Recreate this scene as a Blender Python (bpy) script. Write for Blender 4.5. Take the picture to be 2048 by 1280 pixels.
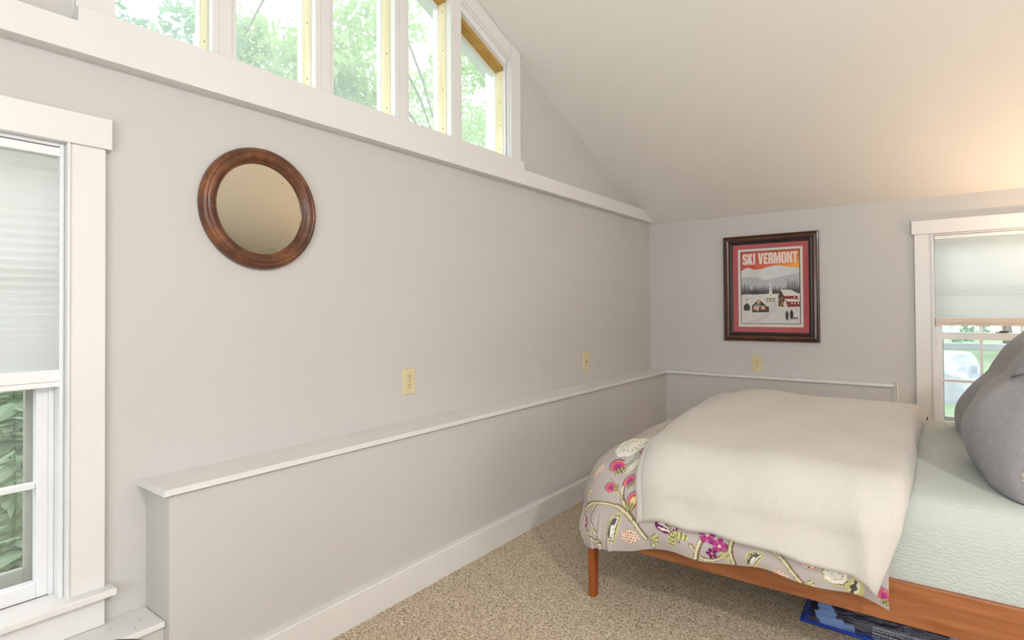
import bpy, bmesh, math, random
import numpy as np
from mathutils import Vector, Matrix, noise
from mathutils.geometry import tessellate_polygon

for o in list(bpy.data.objects):
    bpy.data.objects.remove(o)
SC = bpy.context.scene
COL = SC.collection
PI = math.pi

# ------------------------------------------------------------------ camera
# wall_left is the plane x = 0, wall_far the plane y = 0, floor z = 0 (metres)
FPX, YAW, PITCH, ROLL = 1127.95, 0.64407, 0.01273, -0.00678
CAM = (1.9058, -4.4967, 1.16)
PPX, PPY = -4.35, -35.5
fw = Vector((-math.sin(YAW) * math.cos(PITCH), math.cos(YAW) * math.cos(PITCH), math.sin(PITCH)))
rt = Vector((math.cos(YAW), math.sin(YAW), 0))
up = rt.cross(fw)
rt, up = (math.cos(ROLL) * rt + math.sin(ROLL) * up), (-math.sin(ROLL) * rt + math.cos(ROLL) * up)
cd = bpy.data.cameras.new('camera')
cam = bpy.data.objects.new('camera', cd)
COL.objects.link(cam)
cam.matrix_world = Matrix(((rt.x, up.x, -fw.x, CAM[0]), (rt.y, up.y, -fw.y, CAM[1]), (rt.z, up.z, -fw.z, CAM[2]), (0, 0, 0, 1)))
cd.sensor_fit = 'HORIZONTAL'
cd.sensor_width = 36
cd.lens = FPX / 2048 * 36
cd.shift_x = -PPX / 2048
cd.shift_y = PPY / 2048
cd.clip_start = 0.05
SC.camera = cam

# ------------------------------------------------------------------ world, daylight, exposure
W = bpy.data.worlds.new('overcast_sky')
SC.world = W
W.use_nodes = True
bg = W.node_tree.nodes['Background']
bg.inputs[0].default_value = (0.93, 0.98, 1.0, 1)
bg.inputs[1].default_value = 3.7

def area(name, loc, rot, sx, sy, power, col):
    l = bpy.data.lights.new(name, 'AREA')
    l.shape = 'RECTANGLE'
    l.size, l.size_y, l.energy, l.color = sx, sy, power, col
    o = bpy.data.objects.new(name, l)
    o.location, o.rotation_euler = loc, rot
    COL.objects.link(o)
    return o

# added fill lights, as daylight from assumed, unseen windows behind the photographer
area('fill_daylight_back', (2.1, -5.78, 1.15), (math.radians(90), 0, 0), 1.7, 0.95, 32, (0.78, 0.89, 1.0))
area('fill_daylight_right', (5.92, -3.0, 1.30), (math.radians(90), 0, math.radians(90)), 2.1, 1.4, 14, (1.0, 0.88, 0.74))  # fill tinted warm, added in the assumed right-hand window

SC.view_settings.view_transform = 'Standard'
SC.view_settings.look = 'None'
SC.view_settings.exposure = -0.06
SC.view_settings.gamma = 1.0
SC.view_settings.use_curve_mapping = False

# ------------------------------------------------------------------ room dimensions
ZC, SL, YR = 1.862, 0.405, -2.93
YB, XR = 2 * YR, 6.0
ZR = ZC - SL * YR
ZL, DA, DB, OV, CT = 0.659, 0.163, 0.0745, 0.020, 0.0166
YE = -3.793
TW, ZT = 0.051, 1.871

# ------------------------------------------------------------------ materials
def srgb(r, g, b):
    f = lambda c: (c / 255 / 12.92) if c / 255 <= 0.04045 else ((c / 255 + 0.055) / 1.055) ** 2.4
    return (f(r), f(g), f(b), 1)

def mat(name, col, rough=0.6, spec=0.3, metal=0.0, var=None, var_scale=8.0, var_stretch=(1, 1, 1), bump=0.0, bump_scale=60.0, detail=3, coord='Object', coat=0.0):
    m = bpy.data.materials.new(name)
    m.use_nodes = True
    nt = m.node_tree
    b = nt.nodes['Principled BSDF']
    b.inputs['Base Color'].default_value = col
    b.inputs['Roughness'].default_value = rough
    b.inputs['Specular IOR Level'].default_value = spec
    b.inputs['Metallic'].default_value = metal
    b.inputs['Coat Weight'].default_value = coat
    tc = nt.nodes.new('ShaderNodeTexCoord')
    mp = nt.nodes.new('ShaderNodeMapping')
    nt.links.new(tc.outputs[coord], mp.inputs[0])
    mp.inputs['Scale'].default_value = var_stretch
    if var is not None:
        n = nt.nodes.new('ShaderNodeTexNoise')
        n.inputs['Scale'].default_value = var_scale
        n.inputs['Detail'].default_value = detail
        nt.links.new(mp.outputs[0], n.inputs[0])
        r = nt.nodes.new('ShaderNodeValToRGB')
        r.color_ramp.elements[0].position = 0.3
        r.color_ramp.elements[1].position = 0.7
        r.color_ramp.elements[0].color = var
        r.color_ramp.elements[1].color = col
        nt.links.new(n.outputs['Fac'], r.inputs[0])
        nt.links.new(r.outputs[0], b.inputs['Base Color'])
    if bump:
        n2 = nt.nodes.new('ShaderNodeTexNoise')
        n2.inputs['Scale'].default_value = bump_scale
        n2.inputs['Detail'].default_value = 4
        nt.links.new(mp.outputs[0], n2.inputs[0])
        bp = nt.nodes.new('ShaderNodeBump')
        bp.inputs['Strength'].default_value = bump
        bp.inputs['Distance'].default_value = 0.01
        nt.links.new(n2.outputs['Fac'], bp.inputs['Height'])
        nt.links.new(bp.outputs[0], b.inputs['Normal'])
    return m

def glass_mat(name, haze=0.05, gloss=0.06, tint=(1, 1, 1, 1)):
    m = bpy.data.materials.new(name)
    m.use_nodes = True
    nt = m.node_tree
    nt.nodes.remove(nt.nodes['Principled BSDF'])
    out = nt.nodes['Material Output']
    t = nt.nodes.new('ShaderNodeBsdfTransparent')
    t.inputs[0].default_value = tint
    g = nt.nodes.new('ShaderNodeBsdfGlossy')
    g.inputs['Roughness'].default_value = 0.02
    d = nt.nodes.new('ShaderNodeBsdfTranslucent')
    d.inputs[0].default_value = (0.9, 0.93, 0.93, 1)
    a = nt.nodes.new('ShaderNodeMixShader')
    a.inputs[0].default_value = haze
    nt.links.new(t.outputs[0], a.inputs[1])
    nt.links.new(d.outputs[0], a.inputs[2])
    c = nt.nodes.new('ShaderNodeMixShader')
    c.inputs[0].default_value = gloss
    nt.links.new(a.outputs[0], c.inputs[1])
    nt.links.new(g.outputs[0], c.inputs[2])
    nt.links.new(c.outputs[0], out.inputs[0])
    return m

def thin_mat(name, col, trans, tcol=None, mixf=0.5, var=None, vscale=3.0):
    m = bpy.data.materials.new(name)
    m.use_nodes = True
    nt = m.node_tree
    nt.nodes.remove(nt.nodes['Principled BSDF'])
    out = nt.nodes['Material Output']
    d = nt.nodes.new('ShaderNodeBsdfDiffuse')
    d.inputs[0].default_value = col
    t = nt.nodes.new('ShaderNodeBsdfTranslucent')
    t.inputs[0].default_value = tcol or col
    if var:
        n = nt.nodes.new('ShaderNodeTexNoise')
        n.inputs['Scale'].default_value = vscale
        tc = nt.nodes.new('ShaderNodeTexCoord')
        nt.links.new(tc.outputs['Object'], n.inputs[0])
        r = nt.nodes.new('ShaderNodeValToRGB')
        r.color_ramp.elements[0].position = 0.35
        r.color_ramp.elements[1].position = 0.65
        r.color_ramp.elements[0].color = var
        r.color_ramp.elements[1].color = col
        nt.links.new(n.outputs['Fac'], r.inputs[0])
        nt.links.new(r.outputs[0], d.inputs[0])
        nt.links.new(r.outputs[0], t.inputs[0])
    a = nt.nodes.new('ShaderNodeMixShader')
    a.inputs[0].default_value = trans
    nt.links.new(d.outputs[0], a.inputs[1])
    nt.links.new(t.outputs[0], a.inputs[2])
    nt.links.new(a.outputs[0], out.inputs[0])
    return m

M = {}
M['wall'] = mat('grey_wall_paint', (0.56, 0.545, 0.525, 1), 0.55, 0.3, var=(0.545, 0.53, 0.51, 1), var_scale=1.3, bump=0.05, bump_scale=45)
M['ceil'] = mat('ceiling_paint', (0.80, 0.78, 0.74, 1), 0.8, 0.2, var=(0.785, 0.765, 0.725, 1), var_scale=0.9, bump=0.04, bump_scale=60)
M['trim'] = mat('white_trim_paint', (0.74, 0.725, 0.71, 1), 0.32, 0.45, var=(0.72, 0.705, 0.69, 1), var_scale=5, bump=0.03, bump_scale=30)
M['sash'] = mat('white_sash_paint', (0.76, 0.76, 0.77, 1), 0.35, 0.45, var=(0.73, 0.73, 0.74, 1), var_scale=9, bump=0.02)
M['storm'] = mat('grey_screen_frame', (0.36, 0.37, 0.33, 1), 0.5, 0.3, var=(0.30, 0.31, 0.27, 1), var_scale=20)
M['pine'] = mat('raw_pine', srgb(230, 221, 192), 0.6, 0.2, var=srgb(216, 204, 166), var_scale=6, var_stretch=(6, 6, 0.6), bump=0.05, bump_scale=40)
M['pine_dark'] = mat('amber_pine', srgb(190, 152, 84), 0.6, 0.2, var=srgb(165, 125, 62), var_scale=6, var_stretch=(6, 1, 6))
M['nail'] = mat('nail_head', srgb(150, 130, 100), 0.5, 0.4, var=srgb(120, 100, 75))
M['glass'] = glass_mat('window_glass', 0.04, 0.05)
M['hazy'] = glass_mat('hazy_gable_glass', 0.16, 0.03, (0.97, 1, 0.98, 1))
M['cherry'] = mat('cherry_wood', srgb(164, 104, 62), 0.35, 0.4, var=srgb(132, 76, 40), var_scale=4, var_stretch=(1.2, 14, 14), detail=6, coat=0.15)
M['cherry_leg'] = mat('cherry_leg_wood', srgb(158, 84, 34), 0.35, 0.4, var=srgb(136, 66, 24), var_scale=5, var_stretch=(14, 14, 1.0), detail=5, coat=0.15)
M['shade'] = thin_mat('cellular_fabric', (0.82, 0.83, 0.81, 1), 0.55, (0.92, 0.93, 0.90, 1), var=(0.78, 0.79, 0.77, 1), vscale=1.2)
M['shade_dark_pleat'] = thin_mat('cellular_fabric_pleat_shading', (0.80, 0.81, 0.79, 1), 0.46, (0.86, 0.87, 0.84, 1), var=(0.79, 0.80, 0.78, 1), vscale=1.2)  # same single fabric; pleat shading put into a darker, less translucent copy
M['rail'] = mat('shade_rail', (0.80, 0.80, 0.81, 1), 0.4, 0.4, var=(0.78, 0.78, 0.79, 1))
M['rail_warm_lit'] = mat('shade_rail_warm_lit', (0.66, 0.58, 0.50, 1), 0.5, 0.3, var=(0.63, 0.55, 0.47, 1))  # beige-white rail with the warm lamplight put into its colour
M['ivory'] = mat('ivory_plastic', srgb(214, 200, 160), 0.35, 0.45, var=srgb(208, 194, 154), var_scale=20)
M['slot'] = mat('slot_dark', srgb(60, 52, 40), 0.6, 0.2, var=srgb(48, 42, 34))
M['frame'] = mat('mahogany_frame', srgb(78, 44, 32), 0.3, 0.5, var=srgb(58, 32, 24), var_scale=8, coat=0.2)
M['frame_dark'] = mat('black_frame_lip', srgb(34, 28, 27), 0.3, 0.5, var=srgb(26, 22, 21))
M['mat_red'] = mat('red_mat_board', srgb(176, 82, 88), 0.8, 0.2, var=srgb(170, 76, 82), var_scale=4)
M['paper'] = mat('poster_paper', srgb(218, 212, 204), 0.7, 0.2, var=srgb(213, 207, 199), var_scale=5)
M['glaze'] = glass_mat('picture_glass', 0.0, 0.03)
M['sheet'] = None
M['linen'] = None

def tweak_fabric(name, col, var, wx, wy, bump=0.25, wavescale=0, noise_bump=0.2):
    """woven cloth: two crossed thread waves for colour and relief"""
    m = bpy.data.materials.new(name)
    m.use_nodes = True
    nt = m.node_tree
    b = nt.nodes['Principled BSDF']
    b.inputs['Roughness'].default_value = 0.9
    b.inputs['Specular IOR Level'].default_value = 0.1
    b.inputs['Sheen Weight'].default_value = 0.15
    uv = nt.nodes.new('ShaderNodeUVMap')
    def streak(sc):
        mp = nt.nodes.new('ShaderNodeMapping')
        mp.inputs['Scale'].default_value = sc
        nt.links.new(uv.outputs[0], mp.inputs[0])
        n = nt.nodes.new('ShaderNodeTexNoise')
        n.inputs['Scale'].default_value = 1.0
        n.inputs['Detail'].default_value = 2
        nt.links.new(mp.outputs[0], n.inputs[0])
        return n
    a = streak((wx, wy, 1))
    c = streak((wy, wx, 1))
    ad = nt.nodes.new('ShaderNodeMath')
    ad.operation = 'ADD'
    nt.links.new(a.outputs['Fac'], ad.inputs[0])
    nt.links.new(c.outputs['Fac'], ad.inputs[1])
    hf = nt.nodes.new('ShaderNodeMath')
    hf.operation = 'MULTIPLY'
    hf.inputs[1].default_value = 0.5
    nt.links.new(ad.outputs[0], hf.inputs[0])
    r = nt.nodes.new('ShaderNodeValToRGB')
    r.color_ramp.elements[0].position = 0.35
    r.color_ramp.elements[1].position = 0.65
    r.color_ramp.elements[0].color = var
    r.color_ramp.elements[1].color = col
    nt.links.new(hf.outputs[0], r.inputs[0])
    nt.links.new(r.outputs[0], b.inputs['Base Color'])
    h = hf
    if wavescale:
        mp = nt.nodes.new('ShaderNodeMapping')
        mp.inputs['Scale'].default_value = (wavescale, wavescale, 1)
        nt.links.new(uv.outputs[0], mp.inputs[0])
        w = nt.nodes.new('ShaderNodeTexWave')
        w.wave_profile = 'SIN'
        w.bands_direction = 'Y'
        w.inputs['Scale'].default_value = 1.0
        w.inputs['Distortion'].default_value = 7.0
        w.inputs['Detail'].default_value = 1.0
        w.inputs['Detail Scale'].default_value = 2.2
        nt.links.new(mp.outputs[0], w.inputs[0])
        ad2 = nt.nodes.new('ShaderNodeMath')
        ad2.operation = 'MULTIPLY_ADD'
        ad2.inputs[1].default_value = 0.8
        nt.links.new(w.outputs['Fac'], ad2.inputs[0])
        nt.links.new(hf.outputs[0], ad2.inputs[2])
        h = ad2
    bp = nt.nodes.new('ShaderNodeBump')
    bp.inputs['Strength'].default_value = bump
    bp.inputs['Distance'].default_value = 0.004
    nt.links.new(h.outputs[0], bp.inputs['Height'])
    nt.links.new(bp.outputs[0], b.inputs['Normal'])
    return m

M['linen'] = tweak_fabric('natural_linen', srgb(202, 197, 190), srgb(192, 187, 180), 22, 640, 0.18)
M['sheet'] = tweak_fabric('aqua_quilted_cotton', srgb(190, 196, 188), srgb(180, 187, 180), 60, 300, 0.30, 26)
M['sham'] = tweak_fabric('slate_linen', srgb(156, 153, 156), srgb(136, 133, 136), 14, 420, 0.25)
M['stripe'] = mat('ticking_stripe', srgb(206, 200, 182), 0.8, 0.1)
# ticking stripes
nt = M['stripe'].node_tree
_tc = nt.nodes.new('ShaderNodeTexCoord')
_w = nt.nodes.new('ShaderNodeTexWave')
_w.bands_direction = 'Z'
_w.inputs['Scale'].default_value = 16
_r = nt.nodes.new('ShaderNodeValToRGB')
_r.color_ramp.interpolation = 'CONSTANT'
_r.color_ramp.elements[0].color = srgb(176, 170, 160)
_r.color_ramp.elements[1].position = 0.5
_r.color_ramp.elements[1].color = srgb(212, 206, 186)
nt.links.new(_tc.outputs['Object'], _w.inputs[0])
nt.links.new(_w.outputs['Fac'], _r.inputs[0])
nt.links.new(_r.outputs[0], nt.nodes['Principled BSDF'].inputs['Base Color'])

def carpet():
    m = bpy.data.materials.new('speckled_carpet')
    m.use_nodes = True
    nt = m.node_tree
    b = nt.nodes['Principled BSDF']
    b.inputs['Roughness'].default_value = 0.95
    b.inputs['Specular IOR Level'].default_value = 0.05
    tc = nt.nodes.new('ShaderNodeTexCoord')
    v = nt.nodes.new('ShaderNodeTexVoronoi')
    v.inputs['Scale'].default_value = 250
    n = nt.nodes.new('ShaderNodeTexNoise')
    n.inputs['Scale'].default_value = 120
    n.inputs['Detail'].default_value = 6
    n.inputs['Roughness'].default_value = 0.75
    n3 = nt.nodes.new('ShaderNodeTexNoise')
    n3.inputs['Scale'].default_value = 6
    for k in (v, n, n3):
        nt.links.new(tc.outputs['Object'], k.inputs[0])
    sx = nt.nodes.new('ShaderNodeSeparateColor')
    nt.links.new(v.outputs['Color'], sx.inputs[0])
    mx = nt.nodes.new('ShaderNodeMath')
    mx.operation = 'MULTIPLY_ADD'
    mx.inputs[1].default_value = 0.45
    nt.links.new(sx.outputs[0], mx.inputs[0])
    ms = nt.nodes.new('ShaderNodeMath')
    ms.operation = 'MULTIPLY_ADD'
    ms.inputs[1].default_value = 1.0
    ms.inputs[2].default_value = -0.22
    nt.links.new(n.outputs['Fac'], ms.inputs[0])
    nt.links.new(ms.outputs[0], mx.inputs[2])
    r = nt.nodes.new('ShaderNodeValToRGB')
    e = r.color_ramp.elements
    e[0].position, e[0].color = 0.22, srgb(118, 101, 80)
    e[1].position, e[1].color = 0.78, srgb(240, 228, 208)
    k = e.new(0.48)
    k.color = srgb(198, 181, 156)
    nt.links.new(mx.outputs[0], r.inputs[0])
    nt.links.new(r.outputs[0], b.inputs['Base Color'])
    bp = nt.nodes.new('ShaderNodeBump')
    bp.inputs['Strength'].default_value = 0.7
    bp.inputs['Distance'].default_value = 0.006
    nt.links.new(mx.outputs[0], bp.inputs['Height'])
    nt.links.new(bp.outputs[0], b.inputs['Normal'])
    return m
M['carpet'] = carpet()

# ------------------------------------------------------------------ mesh helpers
def link(name, me, m=None, parent=None, smooth=False):
    o = bpy.data.objects.new(name, me)
    COL.objects.link(o)
    if m is not None:
        for k in (m if isinstance(m, (list, tuple)) else [m]):
            me.materials.append(k)
    if parent is not None:
        o.parent = parent
    if smooth:
        me.polygons.foreach_set('use_smooth', [True] * len(me.polygons))
    return o

def bm_obj(name, bm, m=None, parent=None, smooth=False, bevel=0.0, seg=2):
    if bevel:
        bmesh.ops.remove_doubles(bm, verts=bm.verts, dist=1e-6)
        bmesh.ops.bevel(bm, geom=[e for e in bm.edges if len(e.link_faces) == 2 and e.calc_face_angle(0) > 0.5], offset=bevel, segments=seg, profile=0.5, affect='EDGES')
    bmesh.ops.recalc_face_normals(bm, faces=bm.faces)
    me = bpy.data.meshes.new(name)
    bm.to_mesh(me)
    bm.free()
    return link(name, me, m, parent, smooth)

def bbox(bm, x0, x1, y0, y1, z0, z1):
    vs = [bm.verts.new(c) for c in ((x0, y0, z0), (x1, y0, z0), (x1, y1, z0), (x0, y1, z0), (x0, y0, z1), (x1, y0, z1), (x1, y1, z1), (x0, y1, z1))]
    for f in ((0, 3, 2, 1), (4, 5, 6, 7), (0, 1, 5, 4), (1, 2, 6, 5), (2, 3, 7, 6), (3, 0, 4, 7)):
        bm.faces.new([vs[i] for i in f])
    return vs

def box(name, x0, x1, y0, y1, z0, z1, m=None, parent=None, bevel=0.0):
    bm = bmesh.new()
    bbox(bm, x0, x1, y0, y1, z0, z1)
    return bm_obj(name, bm, m, parent, bevel=bevel)

def prism(bm, loops, fn, d0, d1):
    """loops: outer polygon then holes (2D); fn(a, b, d) -> 3D; extrude from d0 to d1"""
    polys = [[Vector((a, b, 0)) for a, b in lp] for lp in loops]
    tris = tessellate_polygon(polys) if len(loops) > 1 or len(loops[0]) > 4 else None
    flat = [p for lp in loops for p in lp]
    A = [bm.verts.new(fn(a, b, d0)) for a, b in flat]
    B = [bm.verts.new(fn(a, b, d1)) for a, b in flat]
    if tris is None:
        bm.faces.new(A)
        bm.faces.new(B[::-1])
    else:
        for t in tris:
            for V in (A, B):
                try:
                    bm.faces.new([V[i] for i in t])
                except ValueError:
                    pass
    k = 0
    for lp in loops:
        n = len(lp)
        for i in range(n):
            j = (i + 1) % n
            bm.faces.new((A[k + i], A[k + j], B[k + j], B[k + i]))
        k += n

def prism_obj(name, loops, fn, d0, d1, m=None, parent=None, bevel=0.0):
    bm = bmesh.new()
    prism(bm, loops, fn, d0, d1)
    return bm_obj(name, bm, m, parent, bevel=bevel)

YZ = lambda a, b, d: (d, a, b)          # polygon in the plane of wall_left
XZ = lambda a, b, d: (a, d, b)          # polygon in the plane of wall_far

def tube(bm, pts, rads, seg=8):
    rings = []
    pts = [Vector(p) for p in pts]
    for i, p in enumerate(pts):
        t = (pts[min(i + 1, len(pts) - 1)] - pts[max(i - 1, 0)]).normalized()
        a = t.orthogonal().normalized() if i == 0 else (rings_a - t * rings_a.dot(t)).normalized()
        rings_a = a
        b = t.cross(a)
        r = rads[i] if isinstance(rads, (list, tuple)) else rads
        rings.append([bm.verts.new(p + a * (r * math.cos(2 * PI * k / seg)) + b * (r * math.sin(2 * PI * k / seg))) for k in range(seg)])
    for i in range(len(rings) - 1):
        for k in range(seg):
            bm.faces.new((rings[i][k], rings[i][(k + 1) % seg], rings[i + 1][(k + 1) % seg], rings[i + 1][k]))
    bm.faces.new(rings[0][::-1])
    bm.faces.new(rings[-1])

def lathe(bm, prof, fn, seg=64, close=False):
    """prof: list of (r, h); fn(x, y, h) -> 3D"""
    rings = [[bm.verts.new(fn(r * math.cos(2 * PI * k / seg), r * math.sin(2 * PI * k / seg), h)) for k in range(seg)] for r, h in prof]
    n = len(rings)
    for i in range(n if close else n - 1):
        j = (i + 1) % n
        for k in range(seg):
            bm.faces.new((rings[i][k], rings[i][(k + 1) % seg], rings[j][(k + 1) % seg], rings[j][k]))
    return rings

def empty(name, loc=(0, 0, 0), rz=0.0):
    o = bpy.data.objects.new(name, None)
    o.empty_display_size = 0.05
    o.location = loc
    o.rotation_euler = (0, 0, rz)
    COL.objects.link(o)
    return o

def tag(o, label, cat=None, group=None, kind=None):
    o['label'] = label
    if cat:
        o['category'] = cat
    if group:
        o['group'] = group
    if kind:
        o['kind'] = kind
    return o

def struct(o, label):
    o['kind'] = 'structure'
    o['label'] = label
    return o

def np_mesh(name, V, F, m=None, parent=None, smooth=True, uv=None, colors=None):
    """V (n,3), F (k,4) quads"""
    me = bpy.data.meshes.new(name)
    V = np.asarray(V, np.float32)
    F = np.asarray(F, np.int32)
    me.vertices.add(len(V))
    me.vertices.foreach_set('co', V.ravel())
    me.loops.add(F.size)
    me.loops.foreach_set('vertex_index', F.ravel())
    me.polygons.add(len(F))
    me.polygons.foreach_set('loop_start', np.arange(0, F.size, F.shape[1], dtype=np.int32))
    me.update(calc_edges=True)
    me.validate()
    if uv is not None:
        l = me.uv_layers.new(name='UVMap')
        l.data.foreach_set('uv', np.asarray(uv, np.float32)[F.ravel()].ravel())
    if colors is not None:
        ca = me.color_attributes.new('print', 'FLOAT_COLOR', 'POINT')
        c4 = np.ones((len(V), 4), np.float32)
        c4[:, :3] = colors
        ca.data.foreach_set('color', c4.ravel())
    return link(name, me, m, parent, smooth)

def grid_faces(nu, nv):
    i = np.arange(nu - 1)[:, None] * nv + np.arange(nv - 1)[None, :]
    return np.stack([i, i + nv, i + nv + 1, i + 1], -1).reshape(-1, 4)

# ------------------------------------------------------------------ the shell
ceil_z = lambda y: ZC - SL * y if y > YR else ZC - SL * (2 * YR - y)
floor = box('floor', -0.02, XR + 0.02, YB - 0.02, 0.02, -0.08, 0.0, M['carpet'])
struct(floor, 'tan speckled loop pile carpet')
cl = [(0.16, ceil_z(0.16)), (YR, ZR), (YB - 0.16, ceil_z(YB - 0.16)), (YB - 0.16, ceil_z(YB - 0.16) + 0.14), (YR, ZR + 0.14), (0.16, ceil_z(0.16) + 0.14)]
struct(prism_obj('ceiling', [cl], YZ, -0.30, XR + 0.2, M['ceil']), 'smooth off-white sloping ceiling')

# gable opening in wall_left
GL, GRT = -3.886, -1.968                 # left and right edges of the gable window group
GB = 2.004
gtop = lambda y: ceil_z(y) - 0.108
g_open = [(GL, GB), (GRT, GB), (GRT, gtop(GRT)), (YR, gtop(YR)), (GL, gtop(GL))]
# double hung windows: opening size
W1 = (-4.695, -3.994, 0.372, 1.624)      # y0 y1 z0 z1 on wall_left
W2 = (1.902, 2.572, 0.372, 1.624)        # x0 x1 on wall_far
rect = lambda a0, a1, b0, b1: [(a0, b0), (a1, b0), (a1, b1), (a0, b1)]
gable = [(0.0, 0), (0.0, ZC), (YR, ZR), (YB, ZC), (YB, 0)]
struct(prism_obj('wall_left', [gable, g_open, rect(*W1)], YZ, -0.16, 0.0, M['wall']), 'pale grey painted gable wall')
struct(prism_obj('wall_far', [rect(-0.16, XR + 0.1, 0, ZC), rect(*W2)], XZ, 0.0, 0.16, M['wall']), 'low pale grey wall under the ceiling slope')
W4 = (1.2, 3.0, 0.65, 1.65)  # assumed window opening in the back wall, unseen
W5 = (-4.1, -1.9, 0.55, 2.05)  # assumed window opening in the right wall, unseen
struct(prism_obj('wall_back', [rect(-0.16, XR + 0.1, 0, ZC), rect(*W4)], XZ, YB - 0.16, YB, M['wall']), 'pale grey wall behind the photographer')
struct(prism_obj('wall_right', [gable, rect(*W5)], YZ, XR, XR + 0.16, M['wall']), 'pale grey gable wall opposite the mirror')

# boxed-out lower walls and their white caps
struct(box('wall_left_lower', 0, DA, YE, 0, 0, ZL - CT, M['wall']), 'boxed-out grey lower wall under the white ledge')
struct(box('wall_far_lower', DA, 1.69, -DB, 0, 0, ZL - CT, M['wall']), 'boxed-out grey lower wall behind the bed')
struct(box('wall_left_window_box', 0, 0.125, YB, YE, 0, 0.26, M['wall']), 'low boxed-out wall under the left window')
cap = [(0, YE - OV), (DA + OV, YE - OV), (DA + OV, -DB - OV), (1.692, -DB - OV), (1.692, 0), (0, 0)]
struct(prism_obj('trim_1', [cap], lambda a, b, d: (a, b, d), ZL - CT, ZL, M['trim'], bevel=0.002), 'white ledge cap along both walls')
e_end = struct(box('trim_2', 1.690, 1.712, -DB - 0.006, 0, 0, ZL + 0.004, M['wall']), 'vertical end board of the far ledge')
box('edge_strip', 1.712, 1.718, -DB - 0.012, 0, 0, ZL + 0.006, M['trim'], e_end)
struct(box('trim_3', 0, 0.142, YB, YE - 0.001, 0.26, 0.277, M['trim'], bevel=0.003), 'white cap below the left window')
for nx0, ny0 in ((0.075, -3.835), (0.062, -3.905), (0.11, -3.86)):
    bm = bmesh.new()
    bmesh.ops.create_uvsphere(bm, u_segments=8, v_segments=4, radius=0.0022, matrix=Matrix.Translation((nx0, ny0, 0.2765)))
    bm_obj('nail_hole', bm, M['nail'], bpy.data.objects['trim_3'])
# baseboard with a chamfered top
bbp = [(DA, 0), (DA + 0.0298, 0), (DA + 0.0298, 0.112), (DA + 0.026, 0.116), (DA, 0.117)]
struct(prism_obj('baseboard_left', [bbp], XZ, YE, -DB, M['trim']), 'tall white baseboard below the ledge')
bbf = [(-DB, 0), (-DB - 0.0298, 0), (-DB - 0.0298, 0.112), (-DB - 0.026, 0.116), (-DB, 0.117)]
struct(prism_obj('baseboard_far', [bbf], YZ, DA + 0.0298, 1.690, M['trim']), 'white baseboard behind the bed')
# deep horizontal trim board below the gable window
ZT1, ZT2 = 1.956, 2.001
yend = lambda z: -(z - ZC) / SL - 0.002
tb = [(YB + 0.2, ZT), (yend(ZT), ZT), (yend(ZT1), ZT1), (-1.877, ZT1), (-1.877, ZT2), (-3.978, ZT2), (-3.978, ZT1), (YB + 0.25, ZT1)]
struct(prism_obj('trim_4', [tb], YZ, 0, TW, M['trim'], bevel=0.0015), 'deep white trim board under the gable window')

# ------------------------------------------------------------------ gable window group
gw = struct(empty('window_3', (0, (GL + GRT) / 2, GB)), 'gable window of tall panes with a sloping top, raw pine stops')
GO = gw.location.copy()
def gpart(o):
    o.parent = gw
    o.matrix_parent_inverse = Matrix.Translation(-GO)
    return o
CX = 0.022
# casing frame around the group
gpart(prism_obj('casing', [[(-1.968, GB - 0.004), (-1.884, GB - 0.004), (-1.884, ceil_z(-1.884) - 0.004), (-1.968, ceil_z(-1.968) - 0.004)]], YZ, 0, CX + 0.006, M['trim'], bevel=0.002))
gpart(prism_obj('casing', [[(-3.975, GB - 0.004), (GL, GB - 0.004), (GL, ceil_z(GL) - 0.004), (-3.975, ceil_z(-3.975) - 0.004)]], YZ, 0, CX + 0.006, M['trim'], bevel=0.002))
for a, b in ((-1.968, YR), (YR, GL)):
    gpart(prism_obj('head_casing', [[(a, gtop(a)), (a, ceil_z(a) - 0.003), (b, ceil_z(b) - 0.003), (b, gtop(b))]], YZ, 0, CX, M['trim']))
    # thin bead along the sloping head
    gpart(prism_obj('head_bead', [[(a, gtop(a) + 0.012), (a, gtop(a) + 0.022), (b, gtop(b) + 0.022), (b, gtop(b) + 0.012)]], YZ, CX, CX + 0.008, M['trim']))
mull = [(-3.603, -3.528), (-3.215, -3.139), (-2.815, -2.737), (-2.453, -2.380)]
for a, b in mull:
    pk = [(a, GB), (b, GB), (b, gtop(b))] + ([(YR, gtop(YR))] if a < YR < b else []) + [(a, gtop(a))]
    mo = gpart(prism_obj('mullion', [pk], YZ, -0.078, CX - 0.002, M['trim'], bevel=0.002))
    c = (a + b) / 2
    g2 = prism_obj('mullion_batten', [[(c - 0.020, GB), (c + 0.020, GB), (c + 0.020, gtop(c + 0.020)), (c - 0.020, gtop(c - 0.020))]], YZ, CX - 0.002, CX + 0.005, M['trim'])
    g2.parent = mo
bays = [(GL, -3.603), (-3.528, -3.215), (-3.139, -2.815), (-2.737, -2.453), (-2.380, -1.990)]
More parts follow.
